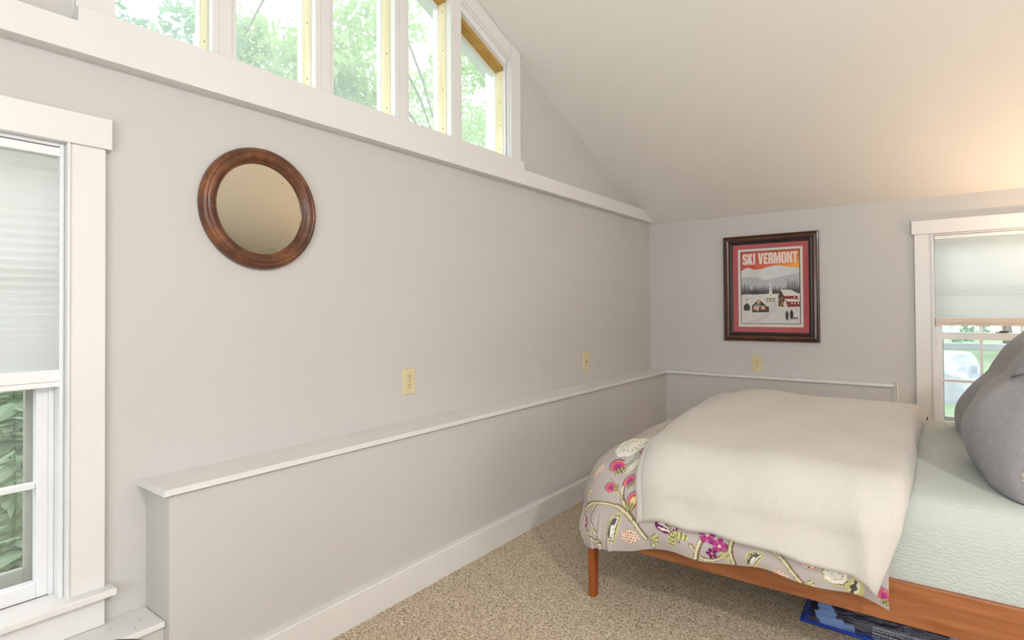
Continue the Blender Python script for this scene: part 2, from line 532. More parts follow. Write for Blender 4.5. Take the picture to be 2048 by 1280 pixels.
# stepped white jamb liner of the right-hand bay
gpart(prism_obj('jamb_liner', [[(-1.990, GB), (-1.968, GB), (-1.968, gtop(-1.968)), (-1.990, gtop(-1.990))]], YZ, -0.14, -0.002, M['sash']))
gpart(prism_obj('jamb_bead', [[(-1.978, GB), (-1.968, GB), (-1.968, gtop(-1.968)), (-1.978, gtop(-1.978))]], YZ, 0.002, 0.012, M['sash']))
for i, (a, b) in enumerate(bays):
    last = i == 4
    def poly(a0, b0, dn):
        p = [(a0, GB + (0.012 if dn else 0)), (b0, GB + (0.012 if dn else 0)), (b0, gtop(b0) - dn)]
        if a0 < YR < b0:
            p.append((YR, gtop(YR) - dn))
        p.append((a0, gtop(a0) - dn))
        return p
    xo = -0.014
    # white sill, raw pine stops on each side and along the slope, white rebate, glass
    gpart(box('sill', -0.14, 0.010, a, b, GB - 0.02, GB + 0.003, M['sash']))
    hd = 0.03 if last else 0.0
    for s in (1, -1):
        e0, e1 = (b - 0.003, b) if s == 1 else (a, a + 0.003)
        st = gpart(prism_obj('pine_stop', [[(e0, GB), (e1, GB), (e1, gtop(e1) - 0.030), (e0, gtop(e0) - 0.030)]], YZ, xo - 0.053, xo, M['pine']))
        if s == 1:
            zz = np.linspace(GB + 0.06, gtop(b) - 0.10, 4)
            for z in zz:
                bm = bmesh.new()
                bmesh.ops.create_uvsphere(bm, u_segments=6, v_segments=4, radius=0.0032, matrix=Matrix.Translation((xo - 0.02, e0, z)))
                bm_obj('nail', bm, M['nail'], st)
        r0, r1 = (b - 0.004, b) if s == 1 else (a, a + 0.004)
        gpart(prism_obj('rebate', [[(r0, GB), (r1, GB), (r1, gtop(r1) - 0.03), (r0, gtop(r0) - 0.03)]], YZ, -0.10, xo - 0.053, M['sash']))
    segs = [(a, b)] if not (a < YR < b) else [(a, YR), (YR, b)]
    for c, d in segs:
        gpart(prism_obj('white_head', [[(c, gtop(c) - 0.036), (d, gtop(d) - 0.036), (d, gtop(d)), (c, gtop(c))]], YZ, -0.14, xo + 0.024, M['sash']))
        gpart(prism_obj('pine_stop', [[(c, gtop(c) - 0.060), (d, gtop(d) - 0.060), (d, gtop(d) - 0.034), (c, gtop(c) - 0.034)]], YZ, xo - 0.053, xo, M['pine_dark']))
        gpart(prism_obj('rebate', [[(c, gtop(c) - 0.075), (d, gtop(d) - 0.075), (d, gtop(d) - 0.034), (c, gtop(c) - 0.034)]], YZ, -0.10, xo - 0.053, M['sash']))
    gpart(prism_obj('pane', [poly(a + 0.004, b - 0.004, 0.03)], YZ, -0.074, -0.070, M['hazy']))

# ------------------------------------------------------------------ double hung windows
def window(name, label, loc, rz, w, z0, z1, panes=3, stool=True, zsplit=0.97, shade_gap=True):
    """local x along the wall from 0 to w, local y into the wall, z up; loc is the lower left corner of the opening at z = 0"""
    r = struct(empty(name, loc, rz), label)
    P = lambda n, *a, m=M['trim'], bev=0.002, par=r: box(n, *a, m, par, bev)
    cw = 0.090
    P('casing', -cw, -0.001, -0.022, -0.0005, 0.278 if stool else z0 - 0.02, z1)
    P('casing', w + 0.001, w + cw, -0.022, -0.0005, 0.278 if stool else z0 - 0.02, z1)
    P('inner_bead', -0.006, 0.0, -0.028, -0.012, z0, z1, bev=0.001)
    P('inner_bead', w, w + 0.006, -0.028, -0.012, z0, z1, bev=0.001)
    h = P('head_casing', -cw - 0.014, w + cw + 0.014, -0.030, -0.0005, z1, z1 + 0.087)
    if stool:
        P('stool', -cw - 0.018, w + cw + 0.018, -0.062, 0.05, z0 - 0.006, z0 + 0.014, bev=0.004)
        P('apron', -cw, w + cw, -0.021, -0.0005, 0.278, z0 - 0.006)
    # jamb lining
    P('jamb', 0, 0.010, 0.0, 0.158, z0, z1, m=M['sash'])
    P('jamb', w - 0.010, w, 0.0, 0.158, z0, z1, m=M['sash'])
    P('jamb_head', 0.010, w - 0.010, 0.0, 0.158, z1 - 0.010, z1, m=M['sash'])
    P('sill', 0.010, w - 0.010, 0.0501, 0.158, z0, z0 + 0.008, m=M['sash'])
    for x in ((0.010, 0.022), (w - 0.022, w - 0.010)):
        P('stop', x[0], x[1], 0.043, 0.0498, z0 + 0.014, z1 - 0.010, m=M['sash'], bev=0.002)
    def sash(y0, zb, zt, botrail, toprail):
        a, b = 0.011, w - 0.011
        st = 0.036
        s = P('sash_stile', a, a + st, y0, y0 + 0.034, zb, zt, m=M['sash'])
        P('sash_stile', b - st, b, y0, y0 + 0.034, zb, zt, m=M['sash'])
        P('sash_rail', a + st, b - st, y0 + 0.0005, y0 + 0.0335, zb, zb + botrail, m=M['sash'])
        P('sash_rail', a + st, b - st, y0 + 0.0005, y0 + 0.0335, zt - toprail, zt, m=M['sash'])
        ga, gb, gz0, gz1 = a + st, b - st, zb + botrail, zt - toprail
        for k in range(1, panes):
            x = ga + (gb - ga) * k / panes
            P('muntin', x - 0.008, x + 0.008, y0 + 0.006, y0 + 0.028, gz0, gz1, m=M['sash'])
        zm = (gz0 + gz1) / 2
        for k in range(panes):
            x0_ = ga + (gb - ga) * k / panes + (0.008 if k else 0)
            x1_ = ga + (gb - ga) * (k + 1) / panes - (0.008 if k < panes - 1 else 0)
            P('muntin', x0_, x1_, y0 + 0.006, y0 + 0.028, zm - 0.008, zm + 0.008, m=M['sash'])
            P('pane', x0_, x1_, y0 + 0.016, y0 + 0.019, gz0, zm - 0.008, m=M['glass'], bev=0)
            P('pane', x0_, x1_, y0 + 0.016, y0 + 0.019, zm + 0.008, gz1, m=M['glass'], bev=0)
    sash(0.050, z0 + 0.014, zsplit + 0.025, 0.040, 0.044)
    sash(0.086, zsplit - 0.020, z1 - 0.010, 0.040, 0.045)
    # outer screen frame seen through the glass
    for x in ((0.022, 0.054), (w - 0.054, w - 0.022)):
        P('screen_frame', x[0], x[1], 0.130, 0.150, z0 + 0.010, z1 - 0.010, m=M['storm'])
    P('screen_frame', 0.054, w - 0.054, 0.130, 0.150, z0 + 0.010, z0 + 0.075, m=M['storm'])
    # sash lock on the meeting rail
    bm = bmesh.new()
    bbox(bm, w / 2 - 0.028, w / 2 + 0.028, 0.060, 0.080, zsplit + 0.025, zsplit + 0.030)
    bbox(bm, w / 2 - 0.010, w / 2 + 0.034, 0.064, 0.074, zsplit + 0.030, zsplit + 0.040)
    bm_obj('sash_lock', bm, mat_lock, r, bevel=0.002)
    return r
mat_lock = mat('dark_brass', srgb(96, 84, 66), 0.4, 0.5, 0.6, var=srgb(80, 70, 54))
window('window_1', 'white double hung window at the left edge with wide casing', (0, W1[0], 0), PI / 2, W1[1] - W1[0], W1[2], W1[3])
window('window_2', 'white double hung window behind the bed pillows', (W2[0], 0, 0), 0, W2[1] - W2[0], W2[2], W2[3])
window('assumed_window_4', 'assumed, unseen wide window behind the photographer', (W4[1], YB, 0), PI, W4[1] - W4[0], W4[2], W4[3], panes=4, stool=False, zsplit=1.15)  # assumed, unseen; holds the back fill light
window('assumed_window_5', 'assumed, unseen tall window in the opposite gable wall', (XR, W5[1], 0), -PI / 2, W5[1] - W5[0], W5[2], W5[3], panes=4, stool=False, zsplit=1.35)  # assumed, unseen; holds the warm fill light

def shade(label, loc, rz, w, ztop, zbot, railm):
    t = tag(empty('cellular_shade', (loc[0], loc[1], loc[2]), rz), label, 'window shade', 'pleated window shades')
    box('headrail', 0, w, -0.012, 0.024, ztop - 0.024, ztop, M['rail'], t, 0.003)
    box('mounting_clip', w * 0.5 - 0.008, w * 0.5 + 0.008, -0.013, 0.0, ztop, ztop + 0.006, M['storm'], t)
    n = max(8, int((ztop - 0.024 - zbot - 0.045) / 0.0215))
    H = ztop - 0.026 - (zbot + 0.046)
    wts = np.linspace(1.25, 0.62, n)
    wts /= wts.sum()
    z = ztop - 0.026
    prof = [(0.006, z)]
    for k in range(n):
        d = H * wts[k]
        prof += [(-0.010, z - d * 0.62), (0.008, z - d)]
        z -= d
    V, F = [], []
    for pr in (prof,):
        o = len(V)
        for y, zz in pr:
            V += [(0.003, y, zz), (w - 0.003, y, zz)]
        for k in range(len(pr) - 1):
            F.append((o + 2 * k, o + 2 * k + 1, o + 2 * k + 3, o + 2 * k + 2))
    fo = np_mesh('pleated_fabric', V, F, [M['shade'], M['shade_dark_pleat']], t, smooth=False)
    fo.data.polygons.foreach_set('material_index', [k % 2 for k in range(len(F))])  # lower face of each pleat takes the shaded copy
    box('bottom_rail', 0, w, -0.013, 0.026, zbot + 0.014, zbot + 0.047, railm, t, 0.003)
    box('bottom_grip', 0, w, -0.016, 0.026, zbot, zbot + 0.0138, M['rail'] if railm is M['rail'] else railm, t, 0.002)
    return t
shade('white pleated shade drawn two thirds down in the left-edge window', (-0.016, W1[0] + 0.012, 0), PI / 2, W1[1] - W1[0] - 0.018, 1.612, 0.958, M['rail'])
shade('white pleated shade with its bottom bar tinted by warm lamplight in the window by the bed', (W2[0] + 0.013, 0.016, 0), 0, W2[1] - W2[0] - 0.026, 1.612, 1.040, M['rail_warm_lit'])

# ------------------------------------------------------------------ round mirror
def mirror():
    cy, cz = -3.432, 1.520
    t = tag(empty('round_mirror', (0, cy, cz)), 'round mirror in a worn red-brown wooden frame on the left wall', 'mirror')
    m = bpy.data.materials.new('worn_red_brown_wood')
    m.use_nodes = True
    nt = m.node_tree
    b = nt.nodes['Principled BSDF']
    b.inputs['Roughness'].default_value = 0.38
    b.inputs['Coat Weight'].default_value = 0.10
    tc = nt.nodes.new('ShaderNodeTexCoord')
    n1 = nt.nodes.new('ShaderNodeTexNoise')
    n1.inputs['Scale'].default_value = 14
    n1.inputs['Detail'].default_value = 7
    n1.inputs['Roughness'].default_value = 0.7
    n2 = nt.nodes.new('ShaderNodeTexNoise')
    n2.inputs['Scale'].default_value = 48
    n2.inputs['Detail'].default_value = 5
    for k in (n1, n2):
        nt.links.new(tc.outputs['Object'], k.inputs[0])
    r = nt.nodes.new('ShaderNodeValToRGB')
    e = r.color_ramp.elements
    e[0].position, e[0].color = 0.30, srgb(52, 30, 18)
    e[1].position, e[1].color = 0.72, srgb(140, 86, 48)
    k = e.new(0.5)
    k.color = srgb(92, 52, 30)
    nt.links.new(n1.outputs['Fac'], r.inputs[0])
    r2 = nt.nodes.new('ShaderNodeValToRGB')
    r2.color_ramp.elements[0].position = 0.66
    r2.color_ramp.elements[1].position = 0.78
    mx = nt.nodes.new('ShaderNodeMix')
    mx.data_type = 'RGBA'
    nt.links.new(n2.outputs['Fac'], r2.inputs[0])
    nt.links.new(r2.outputs[0], mx.inputs['Factor'])
    nt.links.new(r.outputs[0], mx.inputs['A'])
    mx.inputs['B'].default_value = srgb(176, 128, 88)
    nt.links.new(mx.outputs['Result'], b.inputs['Base Color'])
    bp = nt.nodes.new('ShaderNodeBump')
    bp.inputs['Strength'].default_value = 0.25
    bp.inputs['Distance'].default_value = 0.004
    nt.links.new(n2.outputs['Fac'], bp.inputs['Height'])
    nt.links.new(bp.outputs[0], b.inputs['Normal'])
    bm = bmesh.new()
    prof = [(0.2125, 0.001), (0.2140, 0.010), (0.2125, 0.020), (0.2080, 0.029), (0.2010, 0.034), (0.1965, 0.0335), (0.1945, 0.031), (0.1925, 0.0315), (0.188, 0.034), (0.181, 0.0335), (0.174, 0.030), (0.168, 0.024), (0.1655, 0.020), (0.1640, 0.0195), (0.1625, 0.0205), (0.1605, 0.020), (0.1592, 0.016), (0.1590, 0.008), (0.1590, 0.001)]
    lathe(bm, prof, lambda x, y, h: (h, x, y), 96, close=True)
    bm_obj('frame', bm, m, t, smooth=True)
    g = bpy.data.materials.new('aged_mirror_silver')
    g.use_nodes = True
    nt = g.node_tree
    b = nt.nodes['Principled BSDF']
    b.inputs['Metallic'].default_value = 1.0
    b.inputs['Roughness'].default_value = 0.03
    tc = nt.nodes.new('ShaderNodeTexCoord')
    v = nt.nodes.new('ShaderNodeTexVoronoi')
    v.inputs['Scale'].default_value = 13
    nt.links.new(tc.outputs['Object'], v.inputs[0])
    r = nt.nodes.new('ShaderNodeValToRGB')
    r.color_ramp.elements[0].position = 0.02
    r.color_ramp.elements[0].color = srgb(176, 166, 142)
    r.color_ramp.elements[1].position = 0.09
    r.color_ramp.elements[1].color = srgb(204, 199, 182)
    nt.links.new(v.outputs['Distance'], r.inputs[0])
    nt.links.new(r.outputs[0], b.inputs['Base Color'])
    bm = bmesh.new()
    rings = lathe(bm, [(0.1588, 0.002), (0.1588, 0.0105)], lambda x, y, h: (h, x, y), 96)
    bm.faces.new(rings[1])
    bm.faces.new(rings[0][::-1])
    gl = bm_obj('mirror_glass', bm, g, t)
    sc = mat('desilvered_black', srgb(40, 38, 34), 0.5, 0.3, var=srgb(60, 56, 50))
    bm = bmesh.new()
    for y, z, w, h in ((0.035, -0.138, 0.006, 0.0012), (0.047, -0.139, 0.007, 0.0015), (0.026, -0.1365, 0.003, 0.001)):
        bbox(bm, 0.0105, 0.0108, y - w / 2, y + w / 2, z - h / 2, z + h / 2)
    bm_obj('desilvered_scratch', bm, sc, gl)
mirror()

# ------------------------------------------------------------------ outlets and switch
def plate(name, label, cat, loc, rz, h=0.117, w=0.074, kind='outlet', group=None):
    t = tag(empty(name, loc, rz), label, cat, group)
    bm = bmesh.new()
    a, b2, c = w / 2, h / 2, 0.004
    vs0 = [bm.verts.new((x, 0.0003, z)) for x, z in ((-a, -b2), (a, -b2), (a, b2), (-a, b2))]
    vs1 = [bm.verts.new((x, 0.0045, z)) for x, z in ((-a + 0.0005, -b2 + 0.0005), (a - 0.0005, -b2 + 0.0005), (a - 0.0005, b2 - 0.0005), (-a + 0.0005, b2 - 0.0005))]
    vs2 = [bm.verts.new((x, 0.0065, z)) for x, z in ((-a + c, -b2 + c), (a - c, -b2 + c), (a - c, b2 - c), (-a + c, b2 - c))]
    for A, B in ((vs0, vs1), (vs1, vs2)):
        for i in range(4):
            bm.faces.new((A[i], A[(i + 1) % 4], B[(i + 1) % 4], B[i]))
    bm.faces.new(vs2)
    bm.faces.new(vs0[::-1])
    bm_obj('cover_plate', bm, M['ivory'], t)
    def disc(n, z, r, y0, y1, m, par, sx=1.0, x=0.0, seg=20, flat=None):
        bm = bmesh.new()
        pr = []
        for k in range(seg):
            px, pz = r * sx * math.cos(2 * PI * k / seg), r * math.sin(2 * PI * k / seg)
            if flat:
                pz = max(-flat, min(flat, pz))
            pr.append((x + px, z + pz))
        prism(bm, [pr], lambda a_, b_, d: (a_, d, b_), y0, y1)
        return bm_obj(n, bm, m, par)
    if kind == 'outlet':
        for s in (1, -1):
            z = s * 0.0195
            rc = disc('receptacle', z, 0.0172, 0.0060, 0.0085, M['ivory'], t, flat=0.0145)
            for x in (-0.0064, 0.0064):
                box('slot', x - 0.0013, x + 0.0013, 0.0084, 0.0090, z + 0.001, z + 0.0095, M['slot'], rc)
            disc('ground_hole', z - 0.0075, 0.0026, 0.0084, 0.0090, M['slot'], rc, seg=10)
        disc('screw', 0, 0.003, 0.0064, 0.0078, M['nail'], t, seg=10)
    else:
        tg = box('toggle', -0.004, 0.004, 0.0060, 0.0155, -0.003, 0.013, M['ivory'], t, 0.0015)
        box('toggle_slot', -0.0055, 0.0055, 0.0062, 0.0072, -0.0125, 0.0125, M['slot'], tg)
        for z in (0.030, -0.030):
            disc('screw', z, 0.003, 0.0064, 0.0078, M['nail'], t, seg=10)
    return t
plate('wall_outlet', 'ivory duplex outlet on the left wall above the long ledge', 'outlet', (0, -2.727, 0.837), -PI / 2)
plate('light_switch', 'narrow ivory switch plate on the left wall near the corner', 'switch', (0, -1.097, 0.806), -PI / 2, h=0.122, kind='switch')
plate('wall_outlet', 'ivory duplex outlet on the far wall below the framed poster', 'outlet', (0.845, 0, 0.743), PI)

# ------------------------------------------------------------------ framed poster
def flat_mat(name, r, g, b):
    return mat(name, srgb(r, g, b), 0.75, 0.15, var=srgb(int(r * .95), int(g * .95), int(b * .95)), var_scale=60)
def poster():
    x0, x1, z0, z1 = 0.612, 1.266, 0.911, 1.703
    t = tag(empty('framed_poster', (x0, 0, z0)), 'ski travel poster with a red mat in a dark wood frame on the far wall', 'picture')
    Wd, Hd = x1 - x0, z1 - z0
    # local: x right, z up, y negative is into the room
    def ring(name, prof, m):
        """mitred moulding: prof = list of (inset, depth); four separate sides"""
        for side in range(4):
            bm = bmesh.new()
            rows = []
            for ins, dep in prof:
                c = [(ins, ins), (Wd - ins, ins), (Wd - ins, Hd - ins), (ins, Hd - ins)]
                a, b = c[side], c[(side + 1) % 4]
                rows.append((bm.verts.new((a[0], -dep, a[1])), bm.verts.new((b[0], -dep, b[1]))))
            n = len(rows)
            for k in range(n):
                p, q = rows[k], rows[(k + 1) % n]
                bm.faces.new((p[0], p[1], q[1], q[0]))
            bm.faces.new([r[0] for r in rows])
            bm.faces.new([r[1] for r in rows][::-1])
            bm_obj(name, bm, m, t)
    ring('frame_side', [(0, 0.001), (0, 0.022), (0.003, 0.028), (0.010, 0.030), (0.014, 0.026), (0.020, 0.030), (0.030, 0.031), (0.040, 0.027), (0.045, 0.021), (0.045, 0.001)], M['frame'])
    ring('inner_lip', [(0.0452, 0.001), (0.0452, 0.023), (0.050, 0.024), (0.056, 0.020), (0.062, 0.019), (0.066, 0.014), (0.066, 0.001)], M['frame_dark'])
    box('mat_board', 0.060, Wd - 0.060, -0.009, -0.006, 0.060, Hd - 0.060, M['mat_red'], t)
    p0, p1, q0, q1 = 0.106, 0.550, 0.106, 0.691           # paper
    pp = box('poster_sheet', p0, p1, -0.0098, -0.0090, q0, q1, M['paper'], t)
    # print area in (u, v), v from the top
    a0, a1, b0, b1 = p0 + 0.022, p1 - 0.022, q0 + 0.026, q1 - 0.022
    U = lambda u, v: (a0 + u * (a1 - a0), b1 - v * (b1 - b0))
    lay = [0.0]
    def shape(name, pts, m):
        lay[0] += 0.00003
        bm = bmesh.new()
        prism(bm, [[U(*p) for p in pts]], lambda a, b, d: (a, d, b), -0.0098 - lay[0], -0.0097)
        return bm_obj(name, bm, m, pp)
    R4 = lambda u0, v0, u1, v1: [(u0, v0), (u1, v0), (u1, v1), (u0, v1)]
    dark = flat_mat('print_dark', 62, 56, 56)
    shape('print_border', R4(-0.012, -0.008, 1.012, 1.008), flat_mat('print_border_ink', 70, 52, 54))
    sky = flat_mat('print_sky', 206, 96, 60)
    nt = sky.node_tree
    tc = nt.nodes.new('ShaderNodeTexCoord')
    gr = nt.nodes.new('ShaderNodeSeparateXYZ')
    ma = nt.nodes.new('ShaderNodeMath')
    ma.operation = 'MULTIPLY_ADD'
    ma.inputs[1].default_value = -0.9
    rr = nt.nodes.new('ShaderNodeValToRGB')
    e = rr.color_ramp.elements
    e[0].position, e[0].color = 0.0, srgb(190, 78, 62)
    e[1].position, e[1].color = 1.0, srgb(238, 164, 76)
    k = e.new(0.55)
    k.color = srgb(212, 98, 62)
    nt.links.new(tc.outputs['Generated'], gr.inputs[0])
    nt.links.new(gr.outputs['Z'], ma.inputs[0])
    nt.links.new(gr.outputs['X'], ma.inputs[2])
    ad = nt.nodes.new('ShaderNodeMath')
    ad.operation = 'ADD'
    ad.inputs[1].default_value = 0.35
    nt.links.new(ma.outputs[0], ad.inputs[0])
    nt.links.new(ad.outputs[0], rr.inputs[0])
    nt.links.new(rr.outputs[0], nt.nodes['Principled BSDF'].inputs['Base Color'])
    shape('print_sky', R4(0, 0, 1, 0.30), sky)
    snow = flat_mat('print_snow', 214, 212, 208)
    shape('print_snow', R4(0, 0.50, 1, 1), snow)
    shape('print_mountain', [(0, .265), (.05, .24), (.1, .222), (.15, .226), (.22, .248), (.30, .25), (.36, .245), (.42, .228), (.5, .216), (.58, .205), (.66, .2), (.72, .212), (.80, .228), (.9, .238), (1, .255), (1, .52), (0, .52)], flat_mat('print_mountain', 216, 217, 218))
    shape('print_hill', [(0, .36), (.12, .35), (.28, .36), (.42, .40), (.52, .39), (.68, .365), (.82, .34), (1, .315), (1, .55), (0, .55)], flat_mat('print_hill', 186, 190, 194))
    rnd = random.Random(4)
    tp = [(0, .60)]
    u = 0.0
    while u < 0.999:
        w = rnd.uniform(.018, .034)
        base = .555
        hgt = rnd.uniform(.05, .11)
        if u < .10:
            hgt = rnd.uniform(.10, .15)
        if .12 < u < .2:
            hgt = .045
        if .60 < u < .76:
            hgt = rnd.uniform(.05, .08)
        if u > .78:
            hgt = rnd.uniform(.12, .20)
        tp += [(u, base), (min(1, u + w / 2), base - hgt), (min(1, u + w), base)]
        u += w
    tp.append((1, .60))
    shape('print_trees', tp, flat_mat('print_trees', 84, 80, 84))
    shape('print_field', [(0, .60), (.1, .592), (.3, .597), (.5, .59), (.7, .595), (1, .59), (1, 1), (0, 1)], snow)
    shape('print_path', [(.52, .72), (.60, .72), (.62, .80), (.50, .90), (.30, .98), (.05, .99), (.3, .93), (.5, .83)], flat_mat('print_path', 204, 203, 202))
    wht = flat_mat('print_white', 226, 222, 214)
    cream = flat_mat('print_cream', 206, 196, 176)
    shape('church_tower', [(.485, .62), (.495, .50), (.505, .47), (.512, .40), (.52, .47), (.532, .50), (.545, .62)], wht)
    shape('church_body', R4(.41, .635, .60, .705), cream)
    shape('church_roof', [(.39, .64), (.45, .605), (.575, .605), (.615, .64)], wht)
    for uu in (.46, .51, .565):
        shape('church_window', [(uu - .018, .655), (uu + .018, .655), (uu, .678)], dark)
        shape('church_window', R4(uu - .012, .69, uu + .012, .70), dark)
    for vv in (.50, .535, .60):
        shape('church_window', R4(.505, vv, .518, vv + .016), dark)
    red, brown, gold, orange = flat_mat('print_red', 138, 52, 54), flat_mat('print_brown', 72, 56, 52), flat_mat('print_gold', 214, 158, 92), flat_mat('print_orange', 222, 164, 112)
    shape('barn_end', [(.645, .765), (.645, .63), (.685, .545), (.735, .62), (.735, .77)], brown)
    shape('barn_wall', R4(.735, .61, .965, .69), red)
    shape('barn_roof', [(.68, .535), (.86, .545), (.985, .60), (.98, .625), (.745, .625)], wht)
    shape('barn_lean_to', [(.765, .69), (1, .695), (1, .77), (.80, .775)], red)
    shape('barn_lean_roof', [(.745, .665), (.92, .668), (1, .69), (1, .705), (.79, .70)], wht)
    for uu, vv in ((.655, .66), (.70, .64), (.70, .70), (.72, .72), (.685, .73)):
        shape('barn_window', R4(uu, vv, uu + .016, vv + .034), gold)
    for uu, vv in ((.90, .635), (.86, .715), (.91, .715), (.965, .715)):
        shape('barn_window', R4(uu, vv, uu + .022, vv + .02), wht)
    shape('cabin_end', [(.19, .845), (.19, .735), (.305, .655), (.44, .745), (.44, .845)], dark)
    shape('cabin_roof', [(.165, .74), (.305, .635), (.48, .755), (.455, .765), (.305, .662), (.19, .75)], wht)
    for uu, vv, w, h in ((.275, .675, .06, .045), (.215, .755, .05, .06), (.345, .755, .07, .055)):
        shape('cabin_window', R4(uu, vv, uu + w, vv + h), orange)
    shape('cabin_side', R4(.44, .765, .485, .845), brown)
    shape('small_cabin', [(.04, .82), (.04, .75), (.10, .71), (.15, .75), (.15, .82)], dark)
    shape('small_cabin_roof', [(.02, .755), (.10, .69), (.17, .66), (.20, .70), (.16, .755), (.10, .715)], wht)
    shape('chimney', R4(.085, .655, .097, .69), dark)
    for a in (-.5, -.25, 0, .25, .5):
        c, s_ = math.cos(a - .0), math.sin(a)
        shape('bare_tree', [(.283, .83), (.291, .83), (.291 + .10 * s_, .83 - .11 * c), (.285 + .10 * s_, .83 - .11 * c)], wht)
    for uu, vv in ((.775, .825), (.852, .812)):
        shape('walker', [(uu, vv), (uu + .02, vv), (uu + .022, vv + .018), (uu + .038, vv + .03), (uu + .036, vv + .08), (uu + .03, vv + .13), (uu + .018, vv + .13), (uu + .012, vv + .10), (uu + .006, vv + .13), (uu - .006, vv + .13), (uu - .012, vv + .08), (uu - .014, vv + .03), (uu, vv + .018)], dark)
    shape('dog', [(.89, .905), (.91, .915), (.945, .918), (.965, .905), (.955, .925), (.955, .945), (.945, .945), (.94, .93), (.915, .93), (.91, .945), (.902, .945), (.90, .922)], dark)
    # heavy block lettering, each letter its own printed shape (unit cell: x right, y up)
    k_ = 0.27
    G = {
        'S': (.60, [[(0, .12), (.12, 0), (.48, 0), (.60, .12), (.60, .50), (.48, .60), (k_, .62), (k_, .84), (.36, .84), (.36, .70), (.60, .70), (.60, .88), (.48, 1), (.12, 1), (0, .88), (0, .54), (.12, .44), (.34, .40), (.34, .16), (.25, .16), (.25, .32), (0, .32)]]),
        'K': (.66, [[(0, 0), (k_, 0), (k_, .30), (.36, 0), (.66, 0), (.47, .54), (.64, 1), (.36, 1), (k_, .70), (k_, 1), (0, 1)]]),
        'I': (.28, [[(0, 0), (.28, 0), (.28, 1), (0, 1)]]),
        ' ': (.22, []),
        'V': (.68, [[(.20, 0), (.48, 0), (.68, 1), (.42, 1), (.345, .40), (.27, 1), (0, 1)]]),
        'E': (.54, [[(0, 0), (.54, 0), (.54, .20), (k_, .20), (k_, .41), (.48, .41), (.48, .60), (k_, .60), (k_, .80), (.54, .80), (.54, 1), (0, 1)]]),
        'R': (.64, [[(0, 0), (k_, 0), (k_, .40), (.36, .40), (.37, 0), (.64, 0), (.63, .42), (.54, .50), (.63, .58), (.63, .88), (.52, 1), (0, 1)], [(k_, .58), (k_, .84), (.37, .84), (.37, .58)]]),
        'M': (.86, [[(0, 0), (.22, 0), (.22, .62), (.33, 0), (.53, 0), (.64, .62), (.64, 0), (.86, 0), (.86, 1), (.56, 1), (.43, .42), (.30, 1), (0, 1)]]),
        'O': (.62, [[(0, .13), (.12, 0), (.50, 0), (.62, .13), (.62, .87), (.50, 1), (.12, 1), (0, .87)], [(.255, .17), (.255, .83), (.365, .83), (.365, .17)]]),
        'N': (.66, [[(0, 0), (.23, 0), (.23, .50), (.42, 0), (.66, 0), (.66, 1), (.43, 1), (.43, .52), (.24, 1), (0, 1)]]),
        'T': (.58, [[(.155, 0), (.425, 0), (.425, .78), (.58, .78), (.58, 1), (0, 1), (0, .78), (.155, .78)]]),
    }
    word = 'SKI VERMONT'
    gap = 0.055
    total = sum(G[c][0] for c in word) + gap * (len(word) - 1)
    L0, L1 = U(0.03, 0.178), U(0.972, 0.025)
    fx_, fz_ = (L1[0] - L0[0]) / total, L1[1] - L0[1]
    pen = 0.0
    ink = flat_mat('print_letter', 236, 220, 210)
    lay[0] += 0.0003
    for c in word:
        if G[c][1]:
            bm = bmesh.new()
            prism(bm, [[(L0[0] + (pen + x) * fx_, L0[1] + y * fz_) for x, y in lp] for lp in G[c][1]], lambda a, b, d: (a, d, b), -0.0098 - lay[0], -0.0097)
            bm_obj('letter', bm, ink, pp)
        pen += G[c][0] + gap
    box('glazing', 0.064, Wd - 0.064, -0.0152, -0.0140, 0.064, Hd - 0.064, M['glaze'], t)
poster()

# ------------------------------------------------------------------ bed
BX0, BX1, BY0, BY1 = 0.775, 2.860, -2.478, -0.915
def bed():
    t = tag(empty('bed', (BX0, BY0, 0)), 'cherry wood platform bed with square legs, foot towards the mirror wall', 'bed')
    def at(o):
        o.matrix_parent_inverse = Matrix.Translation((-BX0, -BY0, 0))
        return o
    for x, y in ((BX0, BY0), (BX0, BY1 - 0.042), (BX1 - 0.03, BY0), (BX1 - 0.03, BY1 - 0.042)):
        bm = bmesh.new()
        v = bbox(bm, x, x + 0.030, y, y + 0.042, 0, 0.352)
        for k in v[:4]:
            k.co.x += 0.0015 if k.co.x < x + 0.01 else -0.0025
            k.co.y += 0.002 if k.co.y < y + 0.01 else -0.004
        at(bm_obj('leg', bm, M['cherry_leg'], t, bevel=0.0025))
    for y in (BY0 + 0.004, BY1 - 0.028):
        at(box('side_rail', BX0 + 0.0302, BX1 - 0.0302, y, y + 0.024, 0.226, 0.352, M['cherry'], t, 0.003))
    at(box('foot_rail', BX0 + 0.004, BX0 + 0.028, BY0 + 0.0422, BY1 - 0.0422, 0.226, 0.352, M['cherry'], t, 0.003))
    at(box('head_rail', BX1 - 0.028, BX1 - 0.004, BY0 + 0.0422, BY1 - 0.0422, 0.226, 0.352, M['cherry'], t, 0.003))
    for k in range(12):
        x = BX0 + 0.12 + k * 0.165
        at(box('slat', x, x + 0.08, BY0 + 0.0285, BY1 - 0.0285, 0.262, 0.280, M['pine'], t))
    at(box('headboard', BX1 - 0.002, BX1 + 0.024, BY0, BY1, 0.30, 1.10, M['cherry'], t, 0.006))
bed()

